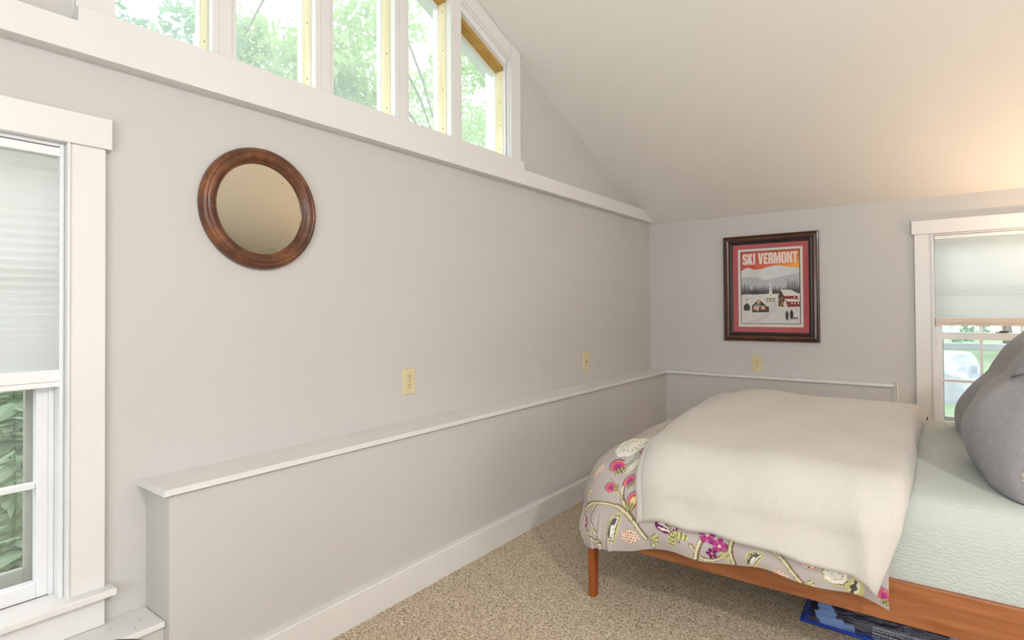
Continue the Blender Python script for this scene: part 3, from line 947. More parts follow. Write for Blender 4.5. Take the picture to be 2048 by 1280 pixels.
# ------------------------------------------------------------------ mattress in its sheet
def mattress():
    x0, x1, y0, y1, z0, z1 = 0.835, 2.828, -2.462, -0.927, 0.281, 0.600
    ring_n = 240
    # outline of a rounded rectangle
    def outline(ins, rr):
        pts = []
        cx = [(x1 - ins - rr, y1 - ins - rr, 0), (x0 + ins + rr, y1 - ins - rr, 90), (x0 + ins + rr, y0 + ins + rr, 180), (x1 - ins - rr, y0 + ins + rr, 270)]
        for (a, b, ang) in cx:
            for k in range(13):
                th = math.radians(ang + 90 * k / 12)
                pts.append((a + rr * math.cos(th), b + rr * math.sin(th)))
        # densify the straight sides
        out = []
        for i in range(len(pts)):
            p, q = np.array(pts[i]), np.array(pts[(i + 1) % len(pts)])
            d = np.linalg.norm(q - p)
            n_ = max(1, int(d / 0.04))
            for k in range(n_):
                out.append(tuple(p + (q - p) * k / n_))
        return out
    prof = [(0.020, z0), (0.006, z0 + 0.015), (0.002, z0 + 0.05), (0.0, z0 + 0.12), (0.0, z0 + 0.20), (0.003, z1 - 0.075), (0.012, z1 - 0.045), (0.028, z1 - 0.020), (0.050, z1 - 0.006), (0.085, z1 - 0.001)]
    base = outline(0, 0.09)
    cx, cy = (x0 + x1) / 2, (y0 + y1) / 2
    V, uv, rows = [], [], []
    for ins, z in prof:
        row = []
        fx, fy = 1 - ins / ((x1 - x0) / 2), 1 - ins / ((y1 - y0) / 2)
        for (x, y) in base:
            w = noise.noise(Vector((x * 5, y * 5, z * 6))) * 0.004 if z > z0 + 0.01 else 0
            row.append(len(V))
            px, py = cx + (x - cx) * fx, cy + (y - cy) * fy
            V.append((px, py + (w if abs(y - cy) > 0.6 else 0), z + (w if ins > 0.02 else 0) - (0.051 * max(0.0, (1.06 - px) / 0.2) ** 2 if z > z0 + 0.2 else 0)))
            uv.append((px, py - (z1 - z) if y < cy else py + (z1 - z)))
        rows.append(row)
    # top grid shrinking to the centre
    for k in range(1, 14):
        f = 1 - k / 13.5
        row = []
        i0 = prof[-1][0]
        fx, fy = (1 - i0 / ((x1 - x0) / 2)) * f, (1 - i0 / ((y1 - y0) / 2)) * f
        for (x, y) in base:
            px, py = cx + (x - cx) * fx, cy + (y - cy) * fy
            row.append(len(V))
            V.append((px, py, z1 + 0.003 * noise.noise(Vector((px * 6, py * 6, 1))) - 0.085 * max(0.0, (1.06 - px) / 0.2) ** 2 * (0.6 if px > 0.83 else 0.6)))
            uv.append((px, py))
        rows.append(row)
    F = []
    n = len(base)
    for a, b in zip(rows[:-1], rows[1:]):
        for i in range(n):
            j = (i + 1) % n
            F.append((a[i], a[j], b[j], b[i]))
    bm = bmesh.new()
    lay = bm.loops.layers.uv.new('UVMap')
    bv = [bm.verts.new(v) for v in V]
    for f in F:
        bm.faces.new([bv[i] for i in f])
    bm.faces.new([bv[i] for i in rows[0][::-1]])
    bm.faces.new([bv[i] for i in rows[-1]])
    bm.verts.index_update()
    for f in bm.faces:
        for l in f.loops:
            l[lay].uv = uv[l.vert.index]
    o = bm_obj('mattress', bm, M['sheet'], None, smooth=True)
    tag(o, 'mattress in a pale aqua quilted sheet on the cherry bed', 'mattress')
mattress()

# ------------------------------------------------------------------ duvet
#DRAPE_BEGIN
XI, YI, YF, RD, PN = 0.925, -2.405, -0.955, 0.135, 3.6
def ztop(s, t):
    return 0.628 + 0.022 * np.exp(-((s - 1.02) / 0.20) ** 2 - ((t + 1.15) / 0.6) ** 2) + 0.008 * np.sin(s * 5.1 + 0.6) * np.sin(t * 4.3 + 0.4) + 0.004 * np.sin(s * 13 + t * 5) * np.sin(t * 11 - s * 3)
def drape_raw(s, t):
    k = np.clip((1.16 - s) / 0.34, 0, 1)
    sh = 0.24 * k * k * (3 - 2 * k)             # the near foot corner is rounded off more widely
    yi = YI + sh
    a = np.maximum(0, XI - s)
    b = np.maximum(0, yi - t)
    c = np.maximum(0, t - YF)
    bb = np.maximum(b, c)
    sg = np.where(b > 0, -1.0, 1.0)
    d = (a ** PN + bb ** PN) ** (1 / PN)
    h = np.sqrt(a * a + bb * bb) + 1e-9
    nx, ny = a / h, bb / h
    w = ny * ny * (b > 0)
    ro = RD + sh * w + 0.086 * nx * nx
    rd = RD + 0.32 * sh * w + 0.130 * nx * nx
    q = PI / 2 * np.sqrt((ro * ro + rd * rd) / 2)
    ang = np.minimum(d / q, 1) * PI / 2
    out = ro * np.sin(ang)
    dn = rd * (1 - np.cos(ang)) + np.maximum(0, d - q)
    hang = np.clip((d - q) / 0.25, 0, 1.3)
    hw = hang * hang / (0.15 + hang)
    lng = s * ny + t * nx                      # coordinate along the hem
    wave = (0.010 * np.sin(lng * 17 + 0.8) + 0.007 * np.sin(lng * 31 + 2.0)) * hw
    out = out + 0.022 * np.sin(np.clip(hang, 0, 1) * PI) ** 2 + wave - (0.06 + 0.16 * nx * nx) * np.maximum(0, hang - 0.5) ** 2
    x = np.maximum(s, XI) - out * nx
    y = np.minimum(np.maximum(t, yi), YF) + sg * out * ny
    z = ztop(np.maximum(s, XI), np.clip(t, YI, YF)) - dn
    # roll the foot end down sooner
    z = z - 0.024 * np.where(s > XI, np.clip((1.09 - s) / (1.09 - XI), 0, 1) ** 2, np.clip(1 - a / 0.4, 0, 1))
    return np.stack([x, y, z], -1)
def drape(s, t, off=None):
    s, t = np.asarray(s, float), np.asarray(t, float)
    P = drape_raw(s, t)
    if off is None:
        return P
    e = 0.004
    N = np.cross(drape_raw(s + e, t) - drape_raw(s - e, t), drape_raw(s, t + e) - drape_raw(s, t - e))
    N /= np.linalg.norm(N, axis=-1, keepdims=True) + 1e-12
    return P + N * np.asarray(off)[..., None]
#DRAPE_END
SR = lambda r, g, b: np.array(srgb(r, g, b)[:3])
CLOTH = SR(180, 172, 168)
#MOTIFS_BEGIN
MOTIFS = [
    ('bigleaf', 0.909, -2.298, 0.0818, 2.6),
    ('thistle', 0.897, -2.43, 0.0393, 2.2),
    ('leaf', 0.969, -2.462, 0.0383, 0.9),
    ('thistle', 0.977, -2.534, 0.0289, 2.0),
    ('thistle', 0.901, -2.542, 0.0294, 3.0),
    ('thistle', 1.009, -2.626, 0.0353, 1.0),
    ('thistle', 1.009, -2.386, 0.0367, 2.6),
    ('flower', 1.041, -2.514, 0.0176, 0),
    ('paisley', 0.933, -2.722, 0.0522, 1.35),
    ('speckle', 0.997, -2.754, 0.0381, -0.2),
    ('sprig', 1.077, -2.77, 0.0375, -0.4),
    ('flower', 0.705, -2.71, 0.0237, 0),
    ('speckle', 0.817, -2.454, 0.0282, 1.0),
    ('speckle', 0.793, -2.486, 0.0212, 0.8),
    ('limeleaf', 0.761, -2.582, 0.0282, 0.9),
    ('butterfly', 1.165, -2.734, 0.0474, 2.2),
    ('flower', 1.281, -2.714, 0.0318, 0.3),
    ('flower', 1.321, -2.746, 0.0297, 0.1),
    ('flower', 1.293, -2.774, 0.0193, 0.6),
    ('limeleaf', 1.337, -2.782, 0.0235, -0.9),
    ('paisley', 1.437, -2.782, 0.0358, 1.0),
    ('speckle', 1.513, -2.81, 0.0253, -0.3),
    ('sprig', 1.581, -2.81, 0.0294, -0.2),
    ('oval', 1.709, -2.786, 0.0374, 1.3),
    ('speckle', 1.585, -2.726, 0.037, -0.4),
    ('bigleaf', 1.661, -2.754, 0.0309, -0.7),
    ('limeleaf', 1.737, -2.738, 0.0369, -1.0),
    ('thistle', 1.781, -2.77, 0.0226, 1.8),
    ('leaf', 0.853, -1.91, 0.0388, 0.6),
    ('flower', 0.841, -1.73, 0.0235, 0),
    ('speckle', 0.845, -1.958, 0.0328, 0.4),
    ('limeleaf', 0.877, -2.09, 0.0261, 0.3),
    ('leaf', 0.503, -2.266, 0.04, 0.59),
    ('bigleaf', 0.553, -1.176, 0.028, 2.46),
    ('bigleaf', 0.841, -1.169, 0.032, 4.07),
    ('limeleaf', 0.446, -0.653, 0.032, 1.97),
    ('leaf', 1.047, -1.503, 0.044, 0.19),
    ('flower', 0.506, -1.339, 0.048, 1.3),
    ('bigleaf', 0.593, -0.968, 0.042, 5.15),
    ('sprig', 1.019, -1.922, 0.037, 0.92),
    ('speckle', 1.033, -2.182, 0.035, 3.85),
    ('speckle', 0.578, -2.39, 0.044, 4.72),
    ('flower', 0.828, -0.768, 0.046, 1.06),
    ('leaf', 0.976, -1.055, 0.026, 2.32),
    ('flower', 0.531, -2.135, 0.046, 6.06),
    ('flower', 0.694, -1.494, 0.042, 4.2),
    ('sprig', 0.798, -1.57, 0.037, 0.79),
    ('leaf', 0.458, -1.629, 0.03, 4.66),
    ('paisley', 0.707, -1.952, 0.035, 2.19),
    ('limeleaf', 0.68, -1.732, 0.027, 3.43),
    ('thistle', 0.947, -0.711, 0.044, 5.11),
    ('bigleaf', 0.718, -1.328, 0.033, 1.24),
    ('sprig', 0.674, -2.292, 0.048, 0.79),
    ('speckle', 1.042, -0.595, 0.029, 3.37),
    ('limeleaf', 0.488, -1.875, 0.031, 4.2),
    ('bigleaf', 0.696, -1.109, 0.037, 4.92),
    ('paisley', 0.744, -0.874, 0.049, 0.01),
    ('speckle', 0.877, -1.376, 0.035, 2.24),
    ('thistle', 1.03, -0.866, 0.028, 0.72),
    ('limeleaf', 0.588, -1.596, 0.029, 3.87),
    ('leaf', 0.943, -1.797, 0.042, 2.22),
    ('sprig', 0.545, -2.758, 0.046, 6.21),
    ('sprig', 0.94, -1.59, 0.03, 6.24),
    ('leaf', 0.464, -0.955, 0.035, 1.55),
    ('limeleaf', 1.055, -1.25, 0.033, 0.77),
    ('paisley', 0.762, -2.189, 0.04, 1.29),
    ('thistle', 0.525, -2.595, 0.025, 0.35),
    ('bigleaf', 0.495, -1.481, 0.043, 3.95),
    ('thistle', 0.476, -2.496, 0.043, 3.7),
    ('speckle', 0.622, -0.747, 0.026, 3.47),
    ('limeleaf', 1.034, -1.68, 0.045, 5.43),
    ('paisley', 0.534, -1.733, 0.025, 4.96),
    ('thistle', 0.67, -0.614, 0.036, 1.25),
    ('sprig', 0.886, -0.976, 0.037, 5.35),
    ('leaf', 0.493, -1.995, 0.035, 2.9),
    ('bigleaf', 1.115, -2.028, 0.036, 2.98),
    ('flower', 0.509, -0.795, 0.035, 1.6),
    ('paisley', 1.107, -0.738, 0.027, 3.79),
    ('sprig', 0.844, -0.6, 0.037, 4.29),
    ('paisley', 1.114, -2.321, 0.044, 2.11),
    ('sprig', 1.079, -1.005, 0.034, 4.14),
    ('flower', 0.993, -2.066, 0.032, 3.0),
    ('limeleaf', 0.646, -2.505, 0.028, 0.64),
    ('bigleaf', 0.614, -1.827, 0.026, 4.56),
]
STEMS = [
    ([(0.957, -2.55), (0.957, -2.614), (0.989, -2.678), (1.033, -2.726), (1.061, -2.766)], 0.0099),
    ([(0.637, -2.662), (0.733, -2.642), (0.837, -2.622), (0.921, -2.626), (0.965, -2.658), (1.001, -2.694)], 0.0099),
    ([(0.809, -2.638), (0.753, -2.686), (0.797, -2.738), (0.845, -2.786)], 0.0085),
    ([(0.661, -2.67), (0.693, -2.726), (0.777, -2.774), (0.845, -2.79)], 0.0085),
    ([(1.225, -2.762), (1.253, -2.798), (1.293, -2.802), (1.337, -2.778), (1.357, -2.746)], 0.0075),
    ([(1.265, -2.726), (1.245, -2.774), (1.237, -2.806)], 0.0089),
    ([(1.365, -2.718), (1.353, -2.762), (1.365, -2.806)], 0.0089),
    ([(1.453, -2.722), (1.497, -2.738), (1.521, -2.754), (1.549, -2.786), (1.569, -2.81)], 0.0094),
    ([(1.505, -2.738), (1.513, -2.726), (1.525, -2.71)], 0.0059),
    ([(0.893, -2.502), (0.937, -2.57), (0.961, -2.618)], 0.0047),
]
#MOTIFS_END

def paint(S, T):
    """printed flower pattern evaluated in cloth coordinates (metres)"""
    C = np.empty(S.shape + (3,), np.float32)
    C[:] = CLOTH
    def put(mask, col, sub):
        C[sub][mask] = col
    def local(cx, cy, rad, ang):
        sub = np.where((np.abs(S - cx) < rad) & (np.abs(T - cy) < rad))
        ds, dt = S[sub] - cx, T[sub] - cy
        ca, sa = math.cos(ang), math.sin(ang)
        return sub, ds * ca + dt * sa, -ds * sa + dt * ca
    def setc(sub, mask, col):
        idx = tuple(k[mask] for k in sub)
        C[idx] = col
    cream, olive, lime, dk, white = SR(214, 205, 172), SR(118, 106, 78), SR(196, 196, 130), SR(92, 88, 80), SR(226, 222, 212)
    pink, orange, purple, mag, plum, yel = SR(196, 88, 122), SR(222, 146, 92), SR(140, 98, 136), SR(166, 62, 124), SR(112, 40, 92), SR(226, 204, 138)
    for pts, w in STEMS:
        P = np.array(pts, float)
        # smooth the polyline
        for _ in range(3):
            Q = [P[0]]
            for p, q in zip(P[:-1], P[1:]):
                Q += [p * .75 + q * .25, p * .25 + q * .75]
            P = np.array(Q + [P[-1]])
        lo, hi = P.min(0) - 0.02, P.max(0) + 0.02
        sub = np.where((S > lo[0]) & (S < hi[0]) & (T > lo[1]) & (T < hi[1]))
        if not len(sub[0]):
            continue
        xs, ys = S[sub], T[sub]
        best = np.full(xs.shape, 9.0)
        side = np.zeros(xs.shape)
        for p, q in zip(P[:-1], P[1:]):
            d = q - p
            L2 = d @ d + 1e-12
            k = np.clip(((xs - p[0]) * d[0] + (ys - p[1]) * d[1]) / L2, 0, 1)
            ex, ey = xs - p[0] - k * d[0], ys - p[1] - k * d[1]
            dd = np.hypot(ex, ey)
            up_ = dd < best
            best[up_] = dd[up_]
            side[up_] = (ex * d[1] - ey * d[0])[up_]
        setc(sub, best < w, olive)
        setc(sub, (best < w * 0.72) & ((side > -w * 0.0) | (best < w * 0.30)), cream)
    for kind, cx, cy, r, ang in MOTIFS:
        sub, x, y = local(cx, cy, r * 2.4, ang)
        if not len(sub[0]):
            continue
        x, y = x / r, y / r
        th, rr = np.arctan2(y, x), np.hypot(x, y)
        if kind == 'thistle':
            # petals fan along +x, calyx at -x
            sc = 1 + 0.07 * np.cos(th * 12)
            el = np.hypot((x - 0.1) / 0.95, y / 0.9)
            setc(sub, el < 1.0 * sc, purple)
            setc(sub, np.hypot((x + 0.05) / 0.85, y / 0.74) < 1.0 * sc, orange)
            setc(sub, np.hypot((x + 0.12) / 0.80, y / 0.62) < 1.0, pink)
            setc(sub, np.hypot((x + 0.25) / 0.55, y / 0.36) < 1.0, mag if int(cx * 1000) % 2 else yel)
            cal = (np.hypot((x + 0.85) / 0.42, y / 0.55) < 1.0 + 0.18 * np.cos(th * 14))
            setc(sub, cal, olive)
            setc(sub, cal & (np.sin(y * 20) > 0.5), lime)
        elif kind == 'bigleaf':
            sc = 1 + 0.13 * np.abs(np.sin(th * 4.5))
            setc(sub, np.hypot(x / 1.12, (y + 0.1) / 0.98) < sc, lime)
            setc(sub, np.hypot(x / 1.06, (y + 0.05) / 0.92) < sc, olive)
            setc(sub, rr < sc * 0.94, white)
            setc(sub, (rr < 0.85) & (rr > 0.25) & (np.abs(np.sin(th * 4.5)) < 0.10), lime)
            setc(sub, (np.abs(np.sin(th * 9 + 0.4)) < 0.34) & (np.abs(rr - 0.58) < 0.09), olive)
            setc(sub, (np.abs(np.sin(th * 4.5 + 1.1)) < 0.25) & (np.abs(rr - 0.34) < 0.05), dk)
        elif kind == 'leaf':
            w = 0.42 * np.clip(1 - (x * 0.95) ** 2, 0, 1) ** 0.7
            edge = 1 + 0.12 * np.cos(x * 22)
            setc(sub, (np.abs(y) < w * edge * 1.15) & (np.abs(x) < 1), olive)
            setc(sub, (np.abs(y) < w * edge) & (np.abs(x) < 1), white)
            setc(sub, (np.abs(y) < w * 0.9) & (np.abs(x) < 0.95) & (np.sin((x + np.abs(y) * 0.8) * 24) > 0.78), lime)
            setc(sub, (np.abs(y) < 0.03) & (np.abs(x) < 1), olive)
        elif kind == 'limeleaf':
            w = 0.50 * np.clip(1 - (x * 0.95) ** 2, 0, 1) ** 0.7
            setc(sub, (np.abs(y) < w) & (np.abs(x) < 1), lime)
            setc(sub, (np.abs(y) < w * 0.9) & (np.sin((x + np.abs(y) * 0.9) * 20) > 0.6), olive)
            setc(sub, (np.abs(y) < 0.05) & (np.abs(x) < 1), white)
        elif kind == 'paisley':
            yy = y - 0.30 * (1 - x * x)
            w = 0.60 * np.clip(1 - (x * 0.9) ** 2, 0, 1) ** 0.6
            setc(sub, (np.abs(yy) < w) & (np.abs(x) < 1.1), lime)
            setc(sub, (np.abs(yy) < w * 0.70) & (np.abs(x) < 0.92), dk)
            setc(sub, (np.abs(yy) < w * 0.56) & (np.abs(x) < 0.84), white)
            setc(sub, (np.abs(yy - 0.04) < w * 0.40) & (np.abs(x) < 0.75), dk)
            setc(sub, (np.abs(yy + 0.05) < w * 0.20) & (np.abs(x + 0.2) < 0.45), white)
        elif kind == 'speckle':
            m0 = np.hypot(x, y / 0.6) < 1 + 0.1 * np.cos(th * 9)
            setc(sub, m0, white)
            g = np.sin(x * 11 + 1.0 * np.sin(y * 7)) * np.sin(y * 12 + 0.8)
            setc(sub, m0 & (g > 0.25), orange)
            setc(sub, m0 & (g < -0.62), SR(150, 60, 60))
        elif kind == 'sprig':
            for k, a in enumerate((-0.9, -0.3, 0.3, 0.9)):
                xx, yy = x * math.cos(a) + y * math.sin(a), -x * math.sin(a) + y * math.cos(a)
                w = 0.20 * np.clip(1 - ((xx - 0.5) / 0.55) ** 2, 0, 1)
                setc(sub, np.abs(yy) < w * 1.3, dk)
                setc(sub, np.abs(yy) < w * 0.85, lime if k % 2 else cream)
        elif kind == 'flower':
            pet = 0.62 + 0.36 * np.abs(np.cos(th * 2.5))
            setc(sub, rr < pet, plum)
            setc(sub, rr < pet * 0.88, mag if r > 0.02 else plum)
            setc(sub, (rr < 0.75) & (rr > 0.3) & (np.abs(np.sin(th * 2.5)) > 0.93), SR(196, 110, 170))
            setc(sub, rr < 0.20, cream)
        elif kind == 'butterfly':
            for sgn in (1, -1):
                wing = np.hypot((x * 0.8 + y * sgn * 0.6 - 0.75) / 0.75, (-x * 0.6 + y * sgn * 0.8) / 0.42) < 1
                setc(sub, wing, plum)
                inn = np.hypot((x * 0.8 + y * sgn * 0.6 - 0.72) / 0.60, (-x * 0.6 + y * sgn * 0.8) / 0.30) < 1
                setc(sub, inn & (np.sin(th * 16) > -0.2), white)
                w2 = np.hypot((x * -0.7 + y * sgn * 0.7 - 0.55) / 0.55, (-x * 0.7 * 1 - y * sgn * 0.7) / 0.28) < 1
                setc(sub, w2, lime)
                setc(sub, w2 & (np.sin(rr * 22) > 0.5), olive)
            setc(sub, (np.abs(y) < 0.10) & (np.abs(x) < 0.8), dk)
            setc(sub, (np.abs(y) < 0.05) & (np.abs(x) < 0.7), lime)
        elif kind == 'oval':
            setc(sub, np.hypot(x, y / 0.62) < 1, lime)
            setc(sub, np.hypot(x / 0.72, y / 0.34) < 1, white)
            setc(sub, np.hypot(x / 0.62, (y - 0.08) / 0.22) < 1 + 0.25 * np.cos(x * 9), dk)
    return C

def duvet():
    t = tag(empty('duvet', (1.3, -1.7, 0.60)), 'duvet with grey floral cover folded back to show its plain linen side', 'duvet')
    inv = Matrix.Translation((-1.3, 1.7, -0.60))
    # ---- printed lower layer
    ss = np.arange(XI - 0.50, 1.795, 0.0029)
    tt = np.concatenate([np.arange(YI - 0.405, -1.30, 0.0029), np.arange(-1.30, YF + 0.42, 0.012)])
    # hem line: uneven
    S, T = np.meshgrid(ss, tt, indexing='ij')
    near = np.clip((YI - T) / 0.405, 0, 1)
    hem = 0.010 * np.sin(S * 9.0 + 0.5) + 0.006 * np.sin(S * 23.0)
    T2 = T + hem * near ** 2
    off = 0.003 * np.sin(S * 21 + T * 9) * np.sin(T * 17) + 0.0015 * np.sin(S * 47 - T * 31)
    P = drape(S, T2, off)
    C = paint(S, T)
    nu, nv = S.shape
    fm = bpy.data.materials.new('printed_floral_cotton')
    fm.use_nodes = True
    nt = fm.node_tree
    b = nt.nodes['Principled BSDF']
    b.inputs['Roughness'].default_value = 0.9
    b.inputs['Specular IOR Level'].default_value = 0.1
    at = nt.nodes.new('ShaderNodeAttribute')
    at.attribute_name = 'print'
    nt.links.new(at.outputs['Color'], b.inputs['Base Color'])
    n = nt.nodes.new('ShaderNodeTexNoise')
    n.inputs['Scale'].default_value = 14
    n.inputs['Detail'].default_value = 4
    bp = nt.nodes.new('ShaderNodeBump')
    bp.inputs['Strength'].default_value = 0.35
    bp.inputs['Distance'].default_value = 0.02
    tc = nt.nodes.new('ShaderNodeTexCoord')
    nt.links.new(tc.outputs['Object'], n.inputs[0])
    nt.links.new(n.outputs['Fac'], bp.inputs['Height'])
    nt.links.new(bp.outputs[0], b.inputs['Normal'])
    o = np_mesh('floral_side', P.reshape(-1, 3), grid_faces(nu, nv), fm, t, True, colors=C.reshape(-1, 3))
    o.matrix_parent_inverse = inv
    o['label'] = 'grey floral printed side'
    # ---- folded-back linen flap: Coons patch in cloth coordinates
    left = np.array([(-2.715, 1.028), (-2.60, 1.018), (-2.45, 1.004), (-2.30, 0.982), (-2.14, 0.955), (-1.85, 0.912), (-1.6, 0.872), (-1.2, 0.805), (-0.9, 0.76), (-0.68, 0.73)])
    right = np.array([(-2.775, 1.768), (-2.72, 1.786), (-2.60, 1.825), (-2.50, 1.842), (-2.40, 1.846), (-1.62, 1.850), (-1.07, 1.868), (-0.9, 1.876), (-0.68, 1.88)])
    bot = np.array([(1.028, -2.715), (1.12, -2.712), (1.217, -2.720), (1.30, -2.712), (1.39, -2.725), (1.50, -2.728), (1.573, -2.738), (1.70, -2.738), (1.745, -2.752), (1.768, -2.775)])
    n1, n2 = 260, 420
    u = np.linspace(0, 1, n1)
    v = np.linspace(0, 1, n2)
    u = 0.5 - 0.5 * np.cos(u * PI) * (0.35 + 0.65 * np.abs(np.cos(u * PI)))     # finer near the rims
    v = np.where(v < 0.5, v, v)
    Uu, Vv = np.meshgrid(u, v, indexing='ij')
    Lt = left[0, 0] + (left[-1, 0] - left[0, 0]) * v
    Ls = np.interp(Lt, left[:, 0], left[:, 1])
    Rt = right[0, 0] + (right[-1, 0] - right[0, 0]) * v
    Rs = np.interp(Rt, right[:, 0], right[:, 1])
    Bs = bot[0, 0] + (bot[-1, 0] - bot[0, 0]) * u
    Bt = np.interp(Bs, bot[:, 0], bot[:, 1])
    Ts = Ls[-1] + (Rs[-1] - Ls[-1]) * u
    Tt = np.full_like(u, -0.68)
    def coons(Lc, Rc, Bc, Tc):
        c00, c10, c01, c11 = Lc[0], Rc[0], Lc[-1], Rc[-1]
        return ((1 - Uu) * Lc[None, :] + Uu * Rc[None, :] + (1 - Vv) * Bc[:, None] + Vv * Tc[:, None]
                - ((1 - Uu) * (1 - Vv) * c00 + Uu * (1 - Vv) * c10 + (1 - Uu) * Vv * c01 + Uu * Vv * c11))
    S = coons(Ls, Rs, Bs, Ts)
    T = coons(Lt, Rt, Bt, Tt)
    wid = (Rs - Ls)[None, :]
    dl = Uu * wid
    dr = (1 - Uu) * wid
    db = T - Bt[:, None]
    def rim(d, w):
        k = np.clip(d / w, 0, 1)
        return np.sqrt(np.clip(1 - (1 - k) ** 2, 0, 1))
    h = np.minimum(np.minimum(0.020 + 0.014 * rim(dl - 0.03, 0.10), 0.036), 0.036)
    off = 0.0075 + (h - 0.0075) * rim(dl, 0.018) * rim(dr, 0.050) * rim(db, 0.016)
    off = off - 0.030 * (1 - rim(dr, 0.045)) * np.clip((T + 2.62) / 0.2, 0, 1)
    wr = 0.0035 * np.sin(S * 15 + T * 4 + 1.2) * np.sin(T * 8 - S * 3) + 0.0022 * np.sin(S * 30 + T * 12) * np.exp(-((T + 2.6) / 0.14) ** 2)
    # drag folds towards the near right corner
    fold = np.exp(-(((S - 1.74) * 0.9 + (T + 2.62) * 0.15) / 0.030) ** 2) * np.clip((-2.40 - T) / 0.2, 0, 1)
    off = off + wr * rim(np.minimum(np.minimum(dl, dr), db), 0.06) + 0.010 * fold
    P = drape(S, T, off)
    o = np_mesh('linen_side', P.reshape(-1, 3), grid_faces(n1, n2), M['linen'], t, True, uv=np.stack([S, T], -1).reshape(-1, 2))
    o.matrix_parent_inverse = inv
    o['label'] = 'plain natural linen side folded over'
duvet()

# ------------------------------------------------------------------ pillows
def pillow(label, C, tilt, roll, yaw, w, h, th, lb, seed, ties):
    t = tag(empty('euro_pillow', C, yaw), label, 'pillow', 'grey pillows against the head of the bed')
    rnd = random.Random(seed)
    n = 61
    u = np.linspace(-1, 1, n)
    U, V = np.meshgrid(u, u, indexing='ij')         # U across the bed (y), V up the pillow
    ed = np.clip((1 - np.abs(U) ** 2.6), 0, 1) ** 0.55 * np.clip((1 - np.abs(V) ** 2.4), 0, 1) ** 0.5
    pinch = 1 - 0.055 * (V ** 2) * (1 - U ** 2) * 1.0
    pinch2 = 1 - 0.055 * (U ** 2) * (1 - V ** 2) * 1.0
    Y = U * w / 2 * pinch2
    Z = V * h / 2 * pinch
    wr = 0.010 * np.sin(U * 7 + V * 3 + seed) * np.sin(V * 6 - U * 2) + 0.006 * np.sin(V * 15 + U * 8) * np.abs(U) ** 2
    lower = 1 + lb * np.clip(-V, 0, 1) * (1 - np.abs(V))
    front = th / 2 * ed * lower + wr * ed
    back = -th / 2 * ed * 0.8
    ct, st = math.cos(tilt), math.sin(tilt)
    hv, nv_ = np.array([st, 0, ct]), np.array([-ct, 0, st])
    cr, sr = math.cos(roll), math.sin(roll)
    yv = np.array([0, 1.0, 0])
    def pos(Yv, Zv, D):
        Y2, Z2 = Yv * cr - Zv * sr, Yv * sr + Zv * cr
        return Y2[..., None] * yv + Z2[..., None] * hv + D[..., None] * nv_
    A = pos(Y, Z, front).reshape(-1, 3)
    B = pos(Y, Z, back).reshape(-1, 3)
    F = grid_faces(n, n)
    V_ = np.concatenate([A, B])
    F_ = np.concatenate([F[:, ::-1], F + n * n])
    uv = np.concatenate([np.stack([Y, Z], -1).reshape(-1, 2)] * 2)
    zmin = 0.603 - C[2]
    V_[:, 2] = np.maximum(V_[:, 2], zmin + 0.004 * np.abs(V_[:, 1]))
    me = np_mesh('pillow_sham', V_, F_, M['sham'], t, True, uv=uv)
    bm = bmesh.new()
    bm.from_mesh(me.data)
    bmesh.ops.remove_doubles(bm, verts=bm.verts, dist=0.0008)
    bmesh.ops.recalc_face_normals(bm, faces=bm.faces)
    bm.to_mesh(me.data)
    bm.free()
    # seam piping along the rim
    bm = bmesh.new()
    pts = []
    for k in range(n):
        pts.append((Y[0, k], Z[0, k]))
    for k in range(1, n):
        pts.append((Y[k, -1], Z[k, -1]))
    P3 = [Vector(pos(np.array(a), np.array(b), np.array(0.0))) for a, b in pts[::2]]
    P3 = [p for p in P3 if p.z > zmin + 0.004]
    tube(bm, P3, 0.0022, 6)
    bm_obj('seam', bm, M['sham'], me)
    def q(a, b, lift=0.0):
        """point on the front face at (U, V)"""
        i = int(np.clip(round((a + 1) / 2 * (n - 1)), 0, n - 1))
        j = int(np.clip(round((b + 1) / 2 * (n - 1)), 0, n - 1))
        return Vector(A[i * n + j]) + Vector(nv_) * lift
    for (a, b, c, d) in ties:
        bm = bmesh.new()
        p = [q(a, b, 0.004), q(a + (c - a) * 0.33, b + (d - b) * 0.33, 0.007), q(a + (c - a) * 0.66, b + (d - b) * 0.66, 0.007), q(c, d, 0.004)]
        wd = Vector(hv) * 0.011
        vv = [(bm.verts.new(k + wd), bm.verts.new(k - wd)) for k in p]
        for k, l in zip(vv[:-1], vv[1:]):
            bm.faces.new((k[0], k[1], l[1], l[0]))
        o = bm_obj('tie_tab', bm, M['sham'], t, smooth=True)
        md = o.modifiers.new('thick', 'SOLIDIFY')
        md.thickness = 0.004
    if ties:
        # striped cushion showing through the open near end
        us, vs = np.linspace(-1.0, -0.885, 5), np.linspace(-0.66, -0.42, 8)
        VV = [q(a, b, 0.003) for a in us for b in vs]
        o = np_mesh('striped_insert', [tuple(k) for k in VV], grid_faces(5, 8), M['stripe'], t, True)
    return t
pillow('large slate grey pillow with tied side, nearest the camera', (2.249, -2.048, 0.852), 0.473, 0.001, 0.114, 0.651, 0.746, 0.333, 1.215, 1, [(-0.08, 0.02, -0.34, 0.16), (-0.86, -0.93, -0.97, -0.90)])
pillow('large slate grey pillow behind the tied one, beside the window', (2.229, -1.375, 0.803), 0.506, 0.07, 0.171, 0.690, 0.744, 0.293, 0.88, 5, [])

